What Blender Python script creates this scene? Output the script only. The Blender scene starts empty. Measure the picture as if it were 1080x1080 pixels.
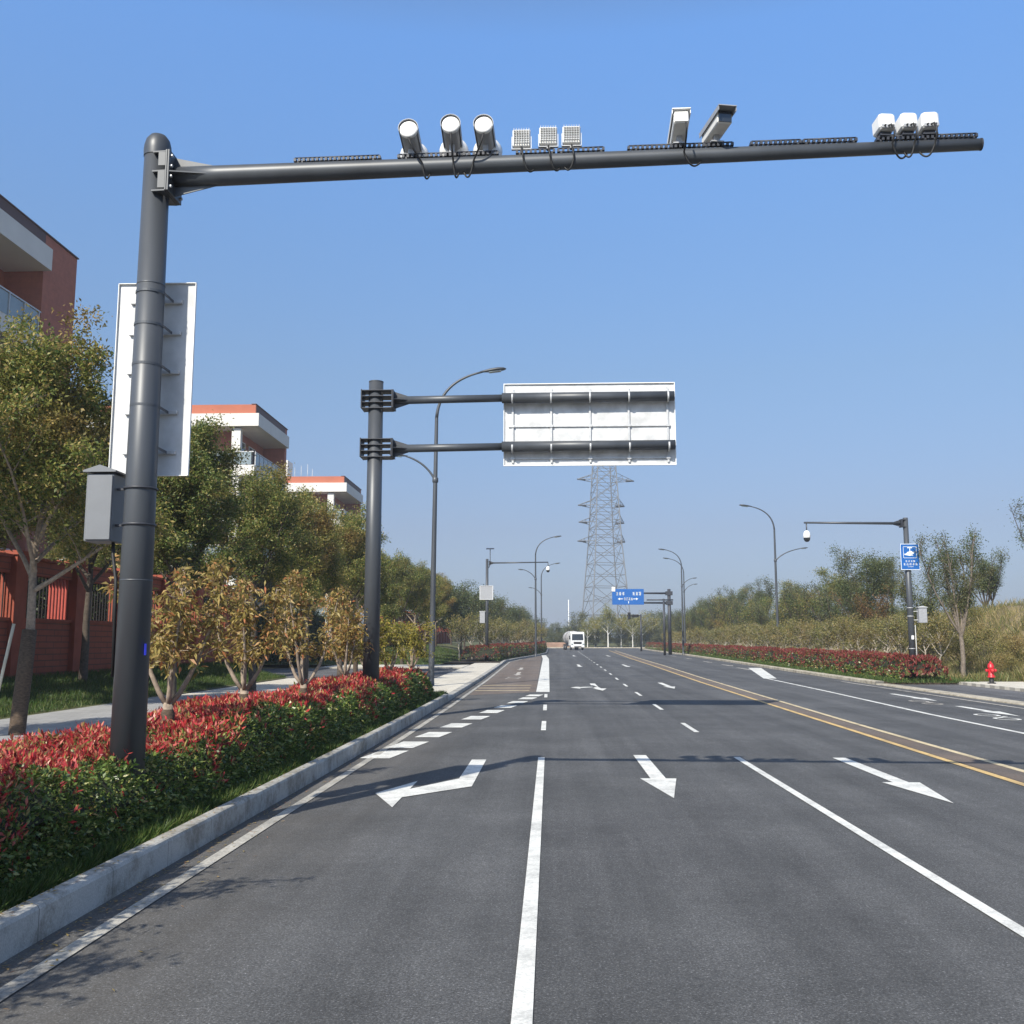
import bpy, math, random
import numpy as np
from mathutils import Vector, Matrix

# ---------------------------------------------------------------- camera, world, sun
S = bpy.context.scene
COL = S.collection
R = math.radians
cam_d = bpy.data.cameras.new("camera"); cam = bpy.data.objects.new("camera", cam_d); COL.objects.link(cam)
cam.location = (0, 0, 1.75)
cam.rotation_euler = (R(90 + 7.607), 0, R(2.183))
cam_d.sensor_width = 36; cam_d.lens = 36 * 1040 / 1080
cam_d.clip_start = 0.1; cam_d.clip_end = 9000
S.camera = cam

SUN_EL = R(39.4); SH = Vector((0.44, 0.898, 0)).normalized()      # direction the shadows run
W = bpy.data.worlds.new("World"); S.world = W; W.use_nodes = True
wn = W.node_tree; wn.nodes.clear()
wo = wn.nodes.new('ShaderNodeOutputWorld'); wb = wn.nodes.new('ShaderNodeBackground')
sk = wn.nodes.new('ShaderNodeTexSky'); sk.sky_type = 'NISHITA'; sk.sun_disc = False
sk.sun_elevation = SUN_EL; sk.sun_rotation = math.atan2(-SH.x, -SH.y)
sk.air_density = 1.15; sk.dust_density = 1.0; sk.ozone_density = 2.2; sk.altitude = 0
wb.inputs['Strength'].default_value = 0.115
# a clear, slightly milky autumn sky: the tint of the Nishita sky by elevation
tc_ = wn.nodes.new('ShaderNodeTexCoord'); sx_ = wn.nodes.new('ShaderNodeSeparateXYZ'); wn.links.new(tc_.outputs['Generated'], sx_.inputs[0])
cr_ = wn.nodes.new('ShaderNodeValToRGB'); wn.links.new(sx_.outputs[2], cr_.inputs[0]); el_ = cr_.color_ramp.elements
TINT = [(0.0, (.43, .50, .72)), (.037, (.407, .485, .732)), (.113, (.50, .51, .66)), (.264, (.675, .755, .86)), (.386, (.77, .965, 1.16)), (.549, (.91, 1.29, 1.66)), (.68, (1.0, .92, .86))]
while len(el_) < len(TINT): el_.new(.5)
for e_, (p_, c_) in zip(el_, TINT): e_.position = p_; e_.color = (c_[0] / 1.7, c_[1] / 1.7, c_[2] / 1.7, 1)
vm_ = wn.nodes.new('ShaderNodeVectorMath'); vm_.operation = 'MULTIPLY'; wn.links.new(sk.outputs[0], vm_.inputs[0]); wn.links.new(cr_.outputs[0], vm_.inputs[1])
vs_ = wn.nodes.new('ShaderNodeVectorMath'); vs_.operation = 'SCALE'; vs_.inputs[3].default_value = 1.7; wn.links.new(vm_.outputs[0], vs_.inputs[0])
wn.links.new(vs_.outputs[0], wb.inputs[0]); wn.links.new(wb.outputs[0], wo.inputs[0])

sun_d = bpy.data.lights.new("sun", 'SUN'); sun = bpy.data.objects.new("sun", sun_d); COL.objects.link(sun)
sun_d.energy = 4.9; sun_d.angle = R(0.5); sun_d.color = (1.0, 0.935, 0.81)
ld = Vector((SH.x * math.cos(SUN_EL), SH.y * math.cos(SUN_EL), -math.sin(SUN_EL)))
sun.rotation_euler = ld.to_track_quat('-Z', 'Y').to_euler()
S.view_settings.view_transform = 'Standard'; S.view_settings.look = 'None'
S.view_settings.exposure = 0.48; S.view_settings.gamma = 1.0
S.cycles.max_bounces = 6; S.cycles.transparent_max_bounces = 8

# ---------------------------------------------------------------- helpers
def g(y):
    d = min(y, 200) - 20
    return 0.0049 * (math.sqrt(d * d + 25) + d) / 2

def tag(o, label=None, cat=None, group=None, kind=None):
    if label: o['label'] = label
    if cat: o['category'] = cat
    if group: o['group'] = group
    if kind: o['kind'] = kind
    return o

def thing(name, label, cat, loc, rz=0, group=None):
    o = bpy.data.objects.new(name, None); COL.objects.link(o)
    o.empty_display_size = 0.2
    o.location = loc; o.rotation_euler = (0, 0, rz)
    return tag(o, label, cat, group)

def link(name, me, mat, parent=None, loc=None):
    if mat is not None: me.materials.append(mat)
    o = bpy.data.objects.new(name, me); COL.objects.link(o)
    if parent is not None: o.parent = parent
    if loc is not None: o.location = loc
    return o

def copy_thing(src, loc, rz=None, scale=None, label=None):
    c = src.copy(); COL.objects.link(c); c.location = loc
    if rz is not None: c.rotation_euler = (0, 0, rz)
    if scale is not None: c.scale = (scale,) * 3 if not isinstance(scale, tuple) else scale
    if label: c['label'] = label
    for ch in list(src.children):
        d = ch.copy(); COL.objects.link(d); d.parent = c
        for gch in list(ch.children):
            e = gch.copy(); COL.objects.link(e); e.parent = d
    return c

class MB:
    """collects shapes in the local space of the thing they belong to"""
    def __init__(s): s.v = []; s.f = []; s.smooth = []
    def add(s, vs, fs, sm=False):
        n = len(s.v); s.v += [tuple(v) for v in vs]
        s.f += [tuple(i + n for i in f) for f in fs]; s.smooth += [sm] * len(fs)
        return s
    def box(s, c, d, rz=0, rx=0, ry=0, bev=0.0):
        hx, hy, hz = d[0] / 2, d[1] / 2, d[2] / 2
        M = Matrix.Rotation(rz, 3, 'Z') @ Matrix.Rotation(ry, 3, 'Y') @ Matrix.Rotation(rx, 3, 'X')
        if bev <= 0:
            vs = [(x * hx, y * hy, z * hz) for z in (-1, 1) for x, y in ((-1, -1), (1, -1), (1, 1), (-1, 1))]
            fs = [(3, 2, 1, 0), (4, 5, 6, 7), (0, 1, 5, 4), (1, 2, 6, 5), (2, 3, 7, 6), (3, 0, 4, 7)]
        else:
            b = min(bev, hx * .9, hy * .9, hz * .9)
            ring = lambda ax, ay, z: [(-ax + b, -ay, z), (ax - b, -ay, z), (ax, -ay + b, z), (ax, ay - b, z), (ax - b, ay, z), (-ax + b, ay, z), (-ax, ay - b, z), (-ax, -ay + b, z)]
            vs = ring(hx - b * .7, hy - b * .7, -hz) + ring(hx, hy, -hz + b) + ring(hx, hy, hz - b) + ring(hx - b * .7, hy - b * .7, hz)
            fs = [tuple(range(7, -1, -1)), tuple(range(24, 32))]
            for k in range(3):
                for i in range(8):
                    j = (i + 1) % 8; fs.append((k * 8 + i, k * 8 + j, k * 8 + 8 + j, k * 8 + 8 + i))
        c = Vector(c)
        return s.add([M @ Vector(v) + c for v in vs], fs)
    def tube(s, pts, rad, n=12, caps=True):
        pts = [Vector(p) for p in pts]
        if not hasattr(rad, '__len__'): rad = [rad] * len(pts)
        vs = []; fs = []; m = len(pts)
        up = None
        for i, p in enumerate(pts):
            t = (pts[min(i + 1, m - 1)] - pts[max(i - 1, 0)])
            if t.length < 1e-9: t = Vector((0, 0, 1))
            t.normalize()
            if up is None:
                up = Vector((1, 0, 0)) if abs(t.x) < .9 else Vector((0, 1, 0))
            a = (up - t * up.dot(t))
            if a.length < 1e-6: a = t.orthogonal()
            a.normalize(); b = t.cross(a); up = a
            for k in range(n):
                q = 2 * math.pi * k / n
                vs.append(p + (a * math.cos(q) + b * math.sin(q)) * rad[i])
        for i in range(m - 1):
            for k in range(n):
                l = (k + 1) % n
                fs.append((i * n + k, i * n + l, i * n + n + l, i * n + n + k))
        s.add(vs, fs, True)
        if caps:
            nb = len(s.v) - len(vs)
            s.f.append(tuple(nb + k for k in range(n - 1, -1, -1))); s.smooth.append(False)
            s.f.append(tuple(nb + (m - 1) * n + k for k in range(n))); s.smooth.append(False)
        return s
    def lathe(s, prof, c=(0, 0, 0), n=20, axis=(0, 0, 1), sm=True):
        q = Vector((0, 0, 1)).rotation_difference(Vector(axis).normalized()); c = Vector(c)
        vs = []; fs = []
        for r, z in prof:
            for k in range(n):
                t = 2 * math.pi * k / n
                vs.append(c + q @ Vector((r * math.cos(t), r * math.sin(t), z)))
        for i in range(len(prof) - 1):
            for k in range(n):
                l = (k + 1) % n; fs.append((i * n + k, i * n + l, i * n + n + l, i * n + n + k))
        s.add(vs, fs, sm)
        return s
    def poly(s, pts, thick=0, d=(0, 0, -1)):
        n = len(pts); pts = [Vector(p) for p in pts]
        if not thick: return s.add(pts, [tuple(range(n))])
        d = Vector(d) * thick
        fs = [tuple(range(n)), tuple(range(2 * n - 1, n - 1, -1))] + [(i, n + i, n + (i + 1) % n, (i + 1) % n) for i in range(n)]
        return s.add(pts + [p + d for p in pts], fs)
    def build(s, name, mat, parent=None, loc=None):
        me = bpy.data.meshes.new(name); me.from_pydata(s.v, [], s.f)
        me.polygons.foreach_set('use_smooth', s.smooth); me.update()
        return link(name, me, mat, parent, loc)

def quads_mesh(name, V, nq):
    me = bpy.data.meshes.new(name)
    me.vertices.add(len(V)); me.vertices.foreach_set('co', V.astype(np.float32).ravel())
    me.loops.add(nq * 4); me.loops.foreach_set('vertex_index', np.arange(nq * 4, dtype=np.int32))
    me.polygons.add(nq); me.polygons.foreach_set('loop_start', np.arange(0, nq * 4, 4, dtype=np.int32))
    me.update(calc_edges=True); me.validate()
    return me

def nrm(a): return a / np.maximum(np.linalg.norm(a, axis=1, keepdims=True), 1e-9)

def leaf_quads(rg, C, D, L, Wd, droop=0.1, fold=0.18):
    """C base points, D direction, L length, Wd width -> 4 verts a leaf"""
    n = len(C); D = nrm(D); Rn = nrm(rg.normal(size=(n, 3)))
    Sd = nrm(np.cross(D, Rn)); N = np.cross(Sd, D)
    L = np.broadcast_to(L, (n,)).reshape(-1, 1); Wd = np.broadcast_to(Wd, (n,)).reshape(-1, 1)
    mid = C + D * L * .45 + N * Wd * fold
    tip = C + D * L; tip[:, 2] -= (L[:, 0] * droop)
    V = np.empty((n, 4, 3)); V[:, 0] = C; V[:, 1] = mid + Sd * Wd / 2; V[:, 2] = tip; V[:, 3] = mid - Sd * Wd / 2
    return V.reshape(-1, 3)

def leaves(name, rg, C, D, L, Wd, mat, parent, droop=0.1):
    V = leaf_quads(rg, C, D, L, Wd, droop)
    return link(name, quads_mesh(name, V, len(C)), mat, parent)

# ---------------------------------------------------------------- materials
def nodes(name):
    m = bpy.data.materials.new(name); m.use_nodes = True
    nt = m.node_tree; nt.nodes.clear()
    out = nt.nodes.new('ShaderNodeOutputMaterial'); b = nt.nodes.new('ShaderNodeBsdfPrincipled')
    nt.links.new(b.outputs[0], out.inputs[0])
    return m, nt, b, out
def N(nt, t, **k):
    n = nt.nodes.new(t)
    for a, v in k.items(): setattr(n, a, v)
    return n
def noise(nt, scale, detail=4, vec=None, stretch=None, rough=.55):
    tc = N(nt, 'ShaderNodeNewGeometry') if vec is None else None
    src = tc.outputs['Position'] if tc else vec
    if stretch:
        mp = N(nt, 'ShaderNodeMapping'); mp.inputs['Scale'].default_value = stretch
        nt.links.new(src, mp.inputs[0]); src = mp.outputs[0]
    nz = N(nt, 'ShaderNodeTexNoise'); nz.inputs['Scale'].default_value = scale; nz.inputs['Detail'].default_value = detail
    nz.inputs['Roughness'].default_value = rough
    nt.links.new(src, nz.inputs['Vector']); return nz.outputs['Fac']
def ramp(nt, fac, stops):
    r = N(nt, 'ShaderNodeValToRGB'); e = r.color_ramp.elements
    while len(e) < len(stops): e.new(0.5)
    for el, (p, c) in zip(e, stops):
        el.position = p; el.color = (c, c, c, 1) if not hasattr(c, '__len__') else (*c, 1)
    nt.links.new(fac, r.inputs[0]); return r.outputs[0]
def mix(nt, a, b, fac, mode='MIX'):
    m = N(nt, 'ShaderNodeMix', data_type='RGBA', blend_type=mode)
    for s, v in ((m.inputs[6], a), (m.inputs[7], b), (m.inputs[0], fac)):
        if hasattr(v, 'is_output'): nt.links.new(v, s)
        elif hasattr(v, '__len__'): s.default_value = (*v, 1)
        else: s.default_value = v if s == m.inputs[0] else (v, v, v, 1)
    return m.outputs[2]
def bump(nt, b, fac, strength=.3, dist=.01):
    n = N(nt, 'ShaderNodeBump'); n.inputs['Strength'].default_value = strength; n.inputs['Distance'].default_value = dist
    nt.links.new(fac, n.inputs['Height']); nt.links.new(n.outputs[0], b.inputs['Normal'])

def mat_plain(name, col, rough=.5, metal=0., var=.12, scale=6, spec=.5, bmp=0, stretch=None):
    m, nt, b, _ = nodes(name)
    c0 = tuple(x * (1 - var) for x in col); c1 = tuple(min(1, x * (1 + var)) for x in col)
    f = noise(nt, scale, 5, stretch=stretch)
    nt.links.new(ramp(nt, f, [(.3, c0), (.7, c1)]), b.inputs['Base Color'])
    b.inputs['Roughness'].default_value = rough; b.inputs['Metallic'].default_value = metal
    b.inputs['Specular IOR Level'].default_value = spec
    if bmp: bump(nt, b, noise(nt, scale * 8, 6), bmp)
    return m

def mat_leaf(name, stops, patch=None, patch_scale=.6, trans=.3, rough=.5, spec=.35, objvar=0.25):
    m, nt, b, out = nodes(name)
    gm = N(nt, 'ShaderNodeNewGeometry')
    c = ramp(nt, gm.outputs['Random Per Island'], stops)
    if patch:
        f = noise(nt, patch_scale, 3)
        c = mix(nt, c, patch, ramp(nt, f, [(.50, 0.), (.70, .8)]))
    oi = N(nt, 'ShaderNodeObjectInfo')
    c = mix(nt, c, ramp(nt, oi.outputs['Random'], [(0, (1 - objvar, 1 - objvar * .8, 1 - objvar)), (1, (1 + objvar * .3, 1., 1 - objvar * .4))]), 1.0, 'MULTIPLY')
    nt.links.new(c, b.inputs['Base Color']); b.inputs['Roughness'].default_value = rough
    b.inputs['Specular IOR Level'].default_value = spec
    t = N(nt, 'ShaderNodeBsdfTranslucent'); nt.links.new(c, t.inputs[0])
    mx = N(nt, 'ShaderNodeMixShader'); mx.inputs[0].default_value = trans
    nt.links.new(b.outputs[0], mx.inputs[1]); nt.links.new(t.outputs[0], mx.inputs[2]); nt.links.new(mx.outputs[0], out.inputs[0])
    return m

def mat_asphalt(name, base, warm=0.0, dust=False):
    m, nt, b, _ = nodes(name)
    d = tuple(x * .80 for x in base); l = tuple(x * 1.22 for x in base)
    c = ramp(nt, noise(nt, .45, 6, rough=.66), [(.34, d), (.66, l)])
    c = mix(nt, c, ramp(nt, noise(nt, 1.0, 5, stretch=(1.5, .045, 1), rough=.62), [(.34, .74), (.68, 1.30)]), .85, 'MULTIPLY')
    c = mix(nt, c, ramp(nt, noise(nt, 7, 6, rough=.7), [(.3, .85), (.7, 1.14)]), .8, 'MULTIPLY')
    sp = noise(nt, 70, 3, rough=.85)
    c = mix(nt, c, ramp(nt, sp, [(.33, .42), (.50, .95), (.60, 1.25), (.68, 3.2)]), .95, 'MULTIPLY')
    c = mix(nt, c, ramp(nt, noise(nt, 23, 4, rough=.8), [(.35, .80), (.65, 1.2)]), .8, 'MULTIPLY')
    if dust:       # wind-blown soil lying along the kerb
        gm = N(nt, 'ShaderNodeNewGeometry'); sx = N(nt, 'ShaderNodeSeparateXYZ'); nt.links.new(gm.outputs['Position'], sx.inputs[0])
        mr = N(nt, 'ShaderNodeMapRange'); mr.inputs[1].default_value = -1.4; mr.inputs[2].default_value = -3.0; mr.inputs[3].default_value = 0; mr.inputs[4].default_value = .5
        nt.links.new(sx.outputs[0], mr.inputs[0])
        mm = N(nt, 'ShaderNodeMath', operation='MULTIPLY'); nt.links.new(mr.outputs[0], mm.inputs[0]); nt.links.new(ramp(nt, noise(nt, 1.1, 6, stretch=(1, .35, 1), rough=.7), [(.32, .1), (.66, .9)]), mm.inputs[1])
        c = mix(nt, c, (.17, .15, .125), mm.outputs[0])
    if warm: c = mix(nt, c, (.30, .20, .13), ramp(nt, noise(nt, .8, 5), [(.35, warm * .4), (.7, warm)]))
    nt.links.new(c, b.inputs['Base Color']); b.inputs['Roughness'].default_value = .82
    b.inputs['Specular IOR Level'].default_value = .35
    bump(nt, b, noise(nt, 130, 3, rough=.8), .55, .006)
    return m

def mat_paint(name, col, wear=.5, under=(.07, .07, .072)):
    m, nt, b, _ = nodes(name)
    w = mix(nt, ramp(nt, noise(nt, 42, 5, rough=.75), [(.40, 1.), (.56, 0.)]), ramp(nt, noise(nt, 1.6, 4), [(.45, 0.), (.75, 1.)]), .55)
    f = N(nt, 'ShaderNodeMath', operation='MULTIPLY'); nt.links.new(w, f.inputs[0]); f.inputs[1].default_value = wear
    c = mix(nt, col, tuple(x * .78 for x in col), ramp(nt, noise(nt, 5, 5), [(.4, 0.), (.7, 1.)]))
    c = mix(nt, c, under, f.outputs[0])
    nt.links.new(c, b.inputs['Base Color']); b.inputs['Roughness'].default_value = .7
    bump(nt, b, noise(nt, 130, 3, rough=.8), .3, .004)
    return m

def mat_kerb(name, col, period=1.0, joint=.012):
    m, nt, b, _ = nodes(name)
    gm = N(nt, 'ShaderNodeNewGeometry'); sx = N(nt, 'ShaderNodeSeparateXYZ'); nt.links.new(gm.outputs['Position'], sx.inputs[0])
    a = N(nt, 'ShaderNodeMath', operation='DIVIDE'); nt.links.new(sx.outputs[1], a.inputs[0]); a.inputs[1].default_value = period
    fr = N(nt, 'ShaderNodeMath', operation='FRACT'); nt.links.new(a.outputs[0], fr.inputs[0])
    lt = N(nt, 'ShaderNodeMath', operation='LESS_THAN'); nt.links.new(fr.outputs[0], lt.inputs[0]); lt.inputs[1].default_value = joint / period
    fl = N(nt, 'ShaderNodeMath', operation='FLOOR'); nt.links.new(a.outputs[0], fl.inputs[0])
    wn_ = N(nt, 'ShaderNodeTexWhiteNoise', noise_dimensions='1D'); nt.links.new(fl.outputs[0], wn_.inputs['W'])
    c = ramp(nt, noise(nt, 90, 4, rough=.8), [(.35, tuple(x * .72 for x in col)), (.65, tuple(x * 1.1 for x in col))])
    c = mix(nt, c, ramp(nt, wn_.outputs[0], [(0, .86), (1, 1.05)]), 1., 'MULTIPLY')
    c = mix(nt, c, ramp(nt, noise(nt, 2.2, 7, rough=.78), [(.38, (.42, .39, .34)), (.56, (1, 1, 1))]), .85, 'MULTIPLY')  # dirt stains, deepened to put speckled leaf shade into the colour
    c = mix(nt, c, (.12, .115, .105), lt.outputs[0])
    nt.links.new(c, b.inputs['Base Color']); b.inputs['Roughness'].default_value = .8
    return m

def mat_brick(name, c1, c2, mortar, bw=.6, bh=.3, ms=.012, rough=.8, scale=1.):
    m, nt, b, _ = nodes(name)
    gm = N(nt, 'ShaderNodeNewGeometry'); sx = N(nt, 'ShaderNodeSeparateXYZ'); nt.links.new(gm.outputs['Position'], sx.inputs[0])
    ad = N(nt, 'ShaderNodeMath', operation='ADD'); nt.links.new(sx.outputs[0], ad.inputs[0]); nt.links.new(sx.outputs[1], ad.inputs[1])
    cb = N(nt, 'ShaderNodeCombineXYZ'); nt.links.new(ad.outputs[0], cb.inputs[0]); nt.links.new(sx.outputs[2], cb.inputs[1])
    br = N(nt, 'ShaderNodeTexBrick'); nt.links.new(cb.outputs[0], br.inputs['Vector'])
    br.inputs['Scale'].default_value = scale; br.inputs['Brick Width'].default_value = bw; br.inputs['Row Height'].default_value = bh
    br.inputs['Mortar Size'].default_value = ms
    for k, v in (('Color1', c1), ('Color2', c2), ('Mortar', mortar)): br.inputs[k].default_value = (*v, 1)
    c = mix(nt, br.outputs[0], ramp(nt, noise(nt, 3, 6, rough=.7), [(.3, .82), (.7, 1.12)]), .8, 'MULTIPLY')
    nt.links.new(c, b.inputs['Base Color']); b.inputs['Roughness'].default_value = rough
    return m

def mat_paving(name, c1, c2, mortar, w=.6, h=.3):
    m, nt, b, _ = nodes(name)
    gm = N(nt, 'ShaderNodeNewGeometry')
    br = N(nt, 'ShaderNodeTexBrick'); nt.links.new(gm.outputs['Position'], br.inputs['Vector'])
    br.inputs['Scale'].default_value = 1; br.inputs['Brick Width'].default_value = w; br.inputs['Row Height'].default_value = h
    br.inputs['Mortar Size'].default_value = .008
    for k, v in (('Color1', c1), ('Color2', c2), ('Mortar', mortar)): br.inputs[k].default_value = (*v, 1)
    c = mix(nt, br.outputs[0], ramp(nt, noise(nt, .9, 6, rough=.7), [(.3, .78), (.7, 1.1)]), .9, 'MULTIPLY')
    nt.links.new(c, b.inputs['Base Color']); b.inputs['Roughness'].default_value = .85
    return m

M = {}
M['asphalt'] = mat_asphalt('asphalt', (.081, .082, .084), dust=True)
M['asphalt_brown'] = mat_asphalt('asphalt_brown', (.095, .09, .088), warm=.32)
M['asphalt_side'] = mat_asphalt('asphalt_side', (.10, .10, .105))
M['white_paint'] = mat_paint('white_paint', (.78, .78, .74), .55)
M['edge_paint'] = mat_paint('edge_paint', (.50, .48, .43), .9)
M['faint_paint'] = mat_paint('faint_paint', (.62, .58, .52), 1.3, (.09, .085, .08))
M['yellow_paint'] = mat_paint('yellow_paint', (.72, .50, .20), .75, (.12, .10, .08))
M['pale_yellow'] = mat_paint('pale_yellow', (.70, .58, .36), .8, (.12, .10, .08))
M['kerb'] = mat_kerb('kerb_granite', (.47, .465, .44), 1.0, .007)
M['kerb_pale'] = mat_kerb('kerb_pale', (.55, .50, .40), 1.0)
M['paving'] = mat_paving('paving', (.30, .30, .30), (.36, .36, .355), (.16, .16, .16))
M['paving_pale'] = mat_paving('paving_pale', (.55, .52, .45), (.62, .58, .50), (.34, .32, .28), .8, .4)
M['soil'] = mat_plain('soil', (.055, .042, .028), .95, var=.4, scale=9, bmp=.6)
M['field'] = mat_plain('field', (.13, .12, .06), .95, var=.4, scale=.4)
M['turf'] = mat_plain('turf', (.085, .09, .032), .95, var=.45, scale=1.1)
M['bank'] = mat_plain('bank_earth', (.19, .15, .08), .95, var=.35, scale=.9, bmp=.5)
M['pole'] = mat_plain('grey_pole_paint', (.062, .069, .080), .44, .15, var=.18, scale=2.5, stretch=(1, 1, .25))
M['pole_dark'] = mat_plain('dark_steel_paint', (.035, .038, .048), .5, .1, var=.15, scale=8)
M['galv'] = mat_plain('galvanised_steel', (.50, .51, .52), .5, .25, var=.12, scale=12)
M['pylon'] = mat_plain('pylon_steel', (.20, .205, .215), .6, .4, var=.1, scale=1)
M['sign_back'] = mat_plain('aluminium_sign_back', (.56, .57, .58), .6, .1, var=.2, scale=3.5)
M['white_metal'] = mat_plain('white_metal', (.78, .78, .77), .4, 0, var=.05, scale=10)
M['warm_white'] = mat_plain('off_white_housing', (.70, .69, .66), .45, 0, var=.07, scale=14)
M['grey_body'] = mat_plain('grey_housing', (.33, .34, .36), .5, .2, var=.1, scale=14)
M['cabinet'] = mat_plain('grey_cabinet', (.16, .17, .185), .5, .1, var=.06, scale=5)
M['glass_dark'] = mat_plain('dark_glass', (.02, .024, .03), .08, 0, var=.1, spec=.8)
M['black'] = mat_plain('black_rubber', (.012, .012, .013), .6, 0, var=.2)
M['sign_blue'] = mat_plain('blue_sign_face', (.008, .10, .36), .45, 0, var=.06)
M['sign_white'] = mat_plain('white_lettering', (.75, .80, .82), .5, 0, var=.03)
M['tag_blue'] = mat_plain('blue_sticker', (.02, .03, .40), .5, 0, var=.2)
M['red_paint'] = mat_plain('red_hydrant_paint', (.50, .018, .025), .4, 0, var=.15, scale=14)
M['truck_white'] = mat_plain('truck_white_paint', (.75, .76, .76), .3, 0, var=.05)
M['truck_grey'] = mat_plain('truck_grey', (.30, .29, .29), .6, 0, var=.2, scale=3)
M['orange_render'] = mat_plain('orange_render', (.40, .125, .07), .8, 0, var=.07, scale=1)
M['red_render'] = mat_brick('red_tile_wall', (.37, .125, .08), (.40, .135, .085), (.31, .11, .075), .6, .3, .006)
M['dark_cap'] = mat_plain('dark_parapet_cap', (.10, .055, .055), .7, 0, var=.1)
M['white_render'] = mat_plain('white_render', (.66, .64, .60), .8, 0, var=.06, scale=.7)
M['rail_glass'] = mat_plain('balustrade_glass', (.22, .27, .29), .12, 0, var=.12, scale=.8, spec=.7)
M['window'] = mat_plain('window_glass', (.06, .085, .10), .1, 0, var=.3, scale=.5, spec=.8)
M['wall_red'] = mat_brick('red_brick_wall', (.26, .060, .032), (.30, .072, .038), (.14, .045, .03), .9, .18, .018)
M['pier_red'] = mat_plain('red_pier', (.27, .062, .034), .8, 0, var=.15, scale=3)
M['rail_dark'] = mat_plain('dark_railing', (.02, .016, .016), .6, 0)
M['rail_red'] = mat_plain('red_railing', (.42, .08, .06), .6, 0)
M['bark'] = mat_plain('bark', (.17, .14, .112), .9, 0, var=.35, scale=14, bmp=.6)
M['bark_dark'] = mat_plain('dark_bark', (.075, .06, .048), .9, 0, var=.35, scale=14, bmp=.6)
M['bark_pale'] = mat_plain('pale_bark', (.42, .37, .31), .85, 0, var=.3, scale=10)
M['bark_tan'] = mat_plain('tan_bark', (.27, .215, .165), .85, 0, var=.35, scale=16)
M['wrap'] = mat_plain('straw_rope_wrap', (.085, .06, .042), .95, 0, var=.45, scale=18, stretch=(1, 1, 2.2), bmp=.8)
M['bamboo'] = mat_plain('bamboo', (.55, .50, .38), .6, 0, var=.15)
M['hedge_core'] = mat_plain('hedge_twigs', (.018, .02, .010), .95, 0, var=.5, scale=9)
M['lf_tree'] = mat_leaf('tree_leaf', [(0, (.065, .115, .028)), (.4, (.155, .20, .05)), (.75, (.29, .29, .08)), (1, (.48, .36, .16))], patch=(.28, .16, .06), patch_scale=.5, trans=.38)
M['lf_tree_brown'] = mat_leaf('tree_leaf_autumn', [(0, (.07, .07, .022)), (.5, (.14, .10, .035)), (1, (.30, .15, .06))], patch=(.24, .085, .04))
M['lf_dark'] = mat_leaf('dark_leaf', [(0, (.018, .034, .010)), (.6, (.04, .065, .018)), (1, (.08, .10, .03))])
M['lf_sap'] = mat_leaf('yellow_brown_leaf', [(0, (.17, .12, .04)), (.3, (.33, .25, .075)), (.6, (.48, .36, .12)), (.82, (.58, .38, .17)), (1, (.52, .17, .07))], trans=.35)
M['lf_sap_green'] = mat_leaf('yellow_green_leaf', [(0, (.13, .15, .03)), (.5, (.26, .25, .05)), (1, (.42, .34, .09))], trans=.35)
M['lf_green'] = mat_leaf('hedge_green_leaf', [(0, (.035, .07, .016)), (.45, (.085, .145, .03)), (.8, (.18, .24, .055)), (1, (.38, .36, .12))], rough=.38, spec=.5, objvar=0)
M['lf_red'] = mat_leaf('hedge_red_shoot', [(0, (.13, .018, .018)), (.25, (.36, .03, .038)), (.55, (.56, .052, .056)), (.76, (.62, .20, .15)), (.88, (.50, .32, .13)), (1, (.20, .26, .06))], rough=.4, spec=.5, objvar=0, trans=.35)
M['lf_red_far'] = mat_leaf('far_hedge_red_shoot', [(0, (.10, .022, .02)), (.45, (.25, .036, .038)), (.75, (.28, .075, .055)), (.9, (.16, .12, .05)), (1, (.10, .11, .04))], objvar=0)
M['lf_right'] = mat_leaf('grey_green_leaf', [(0, (.04, .065, .024)), (.5, (.095, .13, .048)), (1, (.19, .20, .085))], patch=(.14, .12, .06))
M['lf_olive'] = mat_leaf('olive_sapling_leaf', [(0, (.09, .11, .03)), (.5, (.19, .19, .06)), (1, (.36, .30, .12))], patch=(.28, .19, .08))
M['lf_far'] = mat_leaf('far_leaf', [(0, (.07, .09, .045)), (.5, (.12, .14, .07)), (1, (.20, .19, .09))])
M['grass'] = mat_leaf('green_grass', [(0, (.03, .065, .012)), (.6, (.06, .115, .022)), (1, (.15, .17, .05))], objvar=0)
M['straw'] = mat_leaf('dry_grass', [(0, (.08, .11, .03)), (.4, (.17, .17, .055)), (.75, (.33, .26, .11)), (1, (.46, .36, .19))], patch=(.10, .135, .035), patch_scale=.4, objvar=0)

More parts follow.
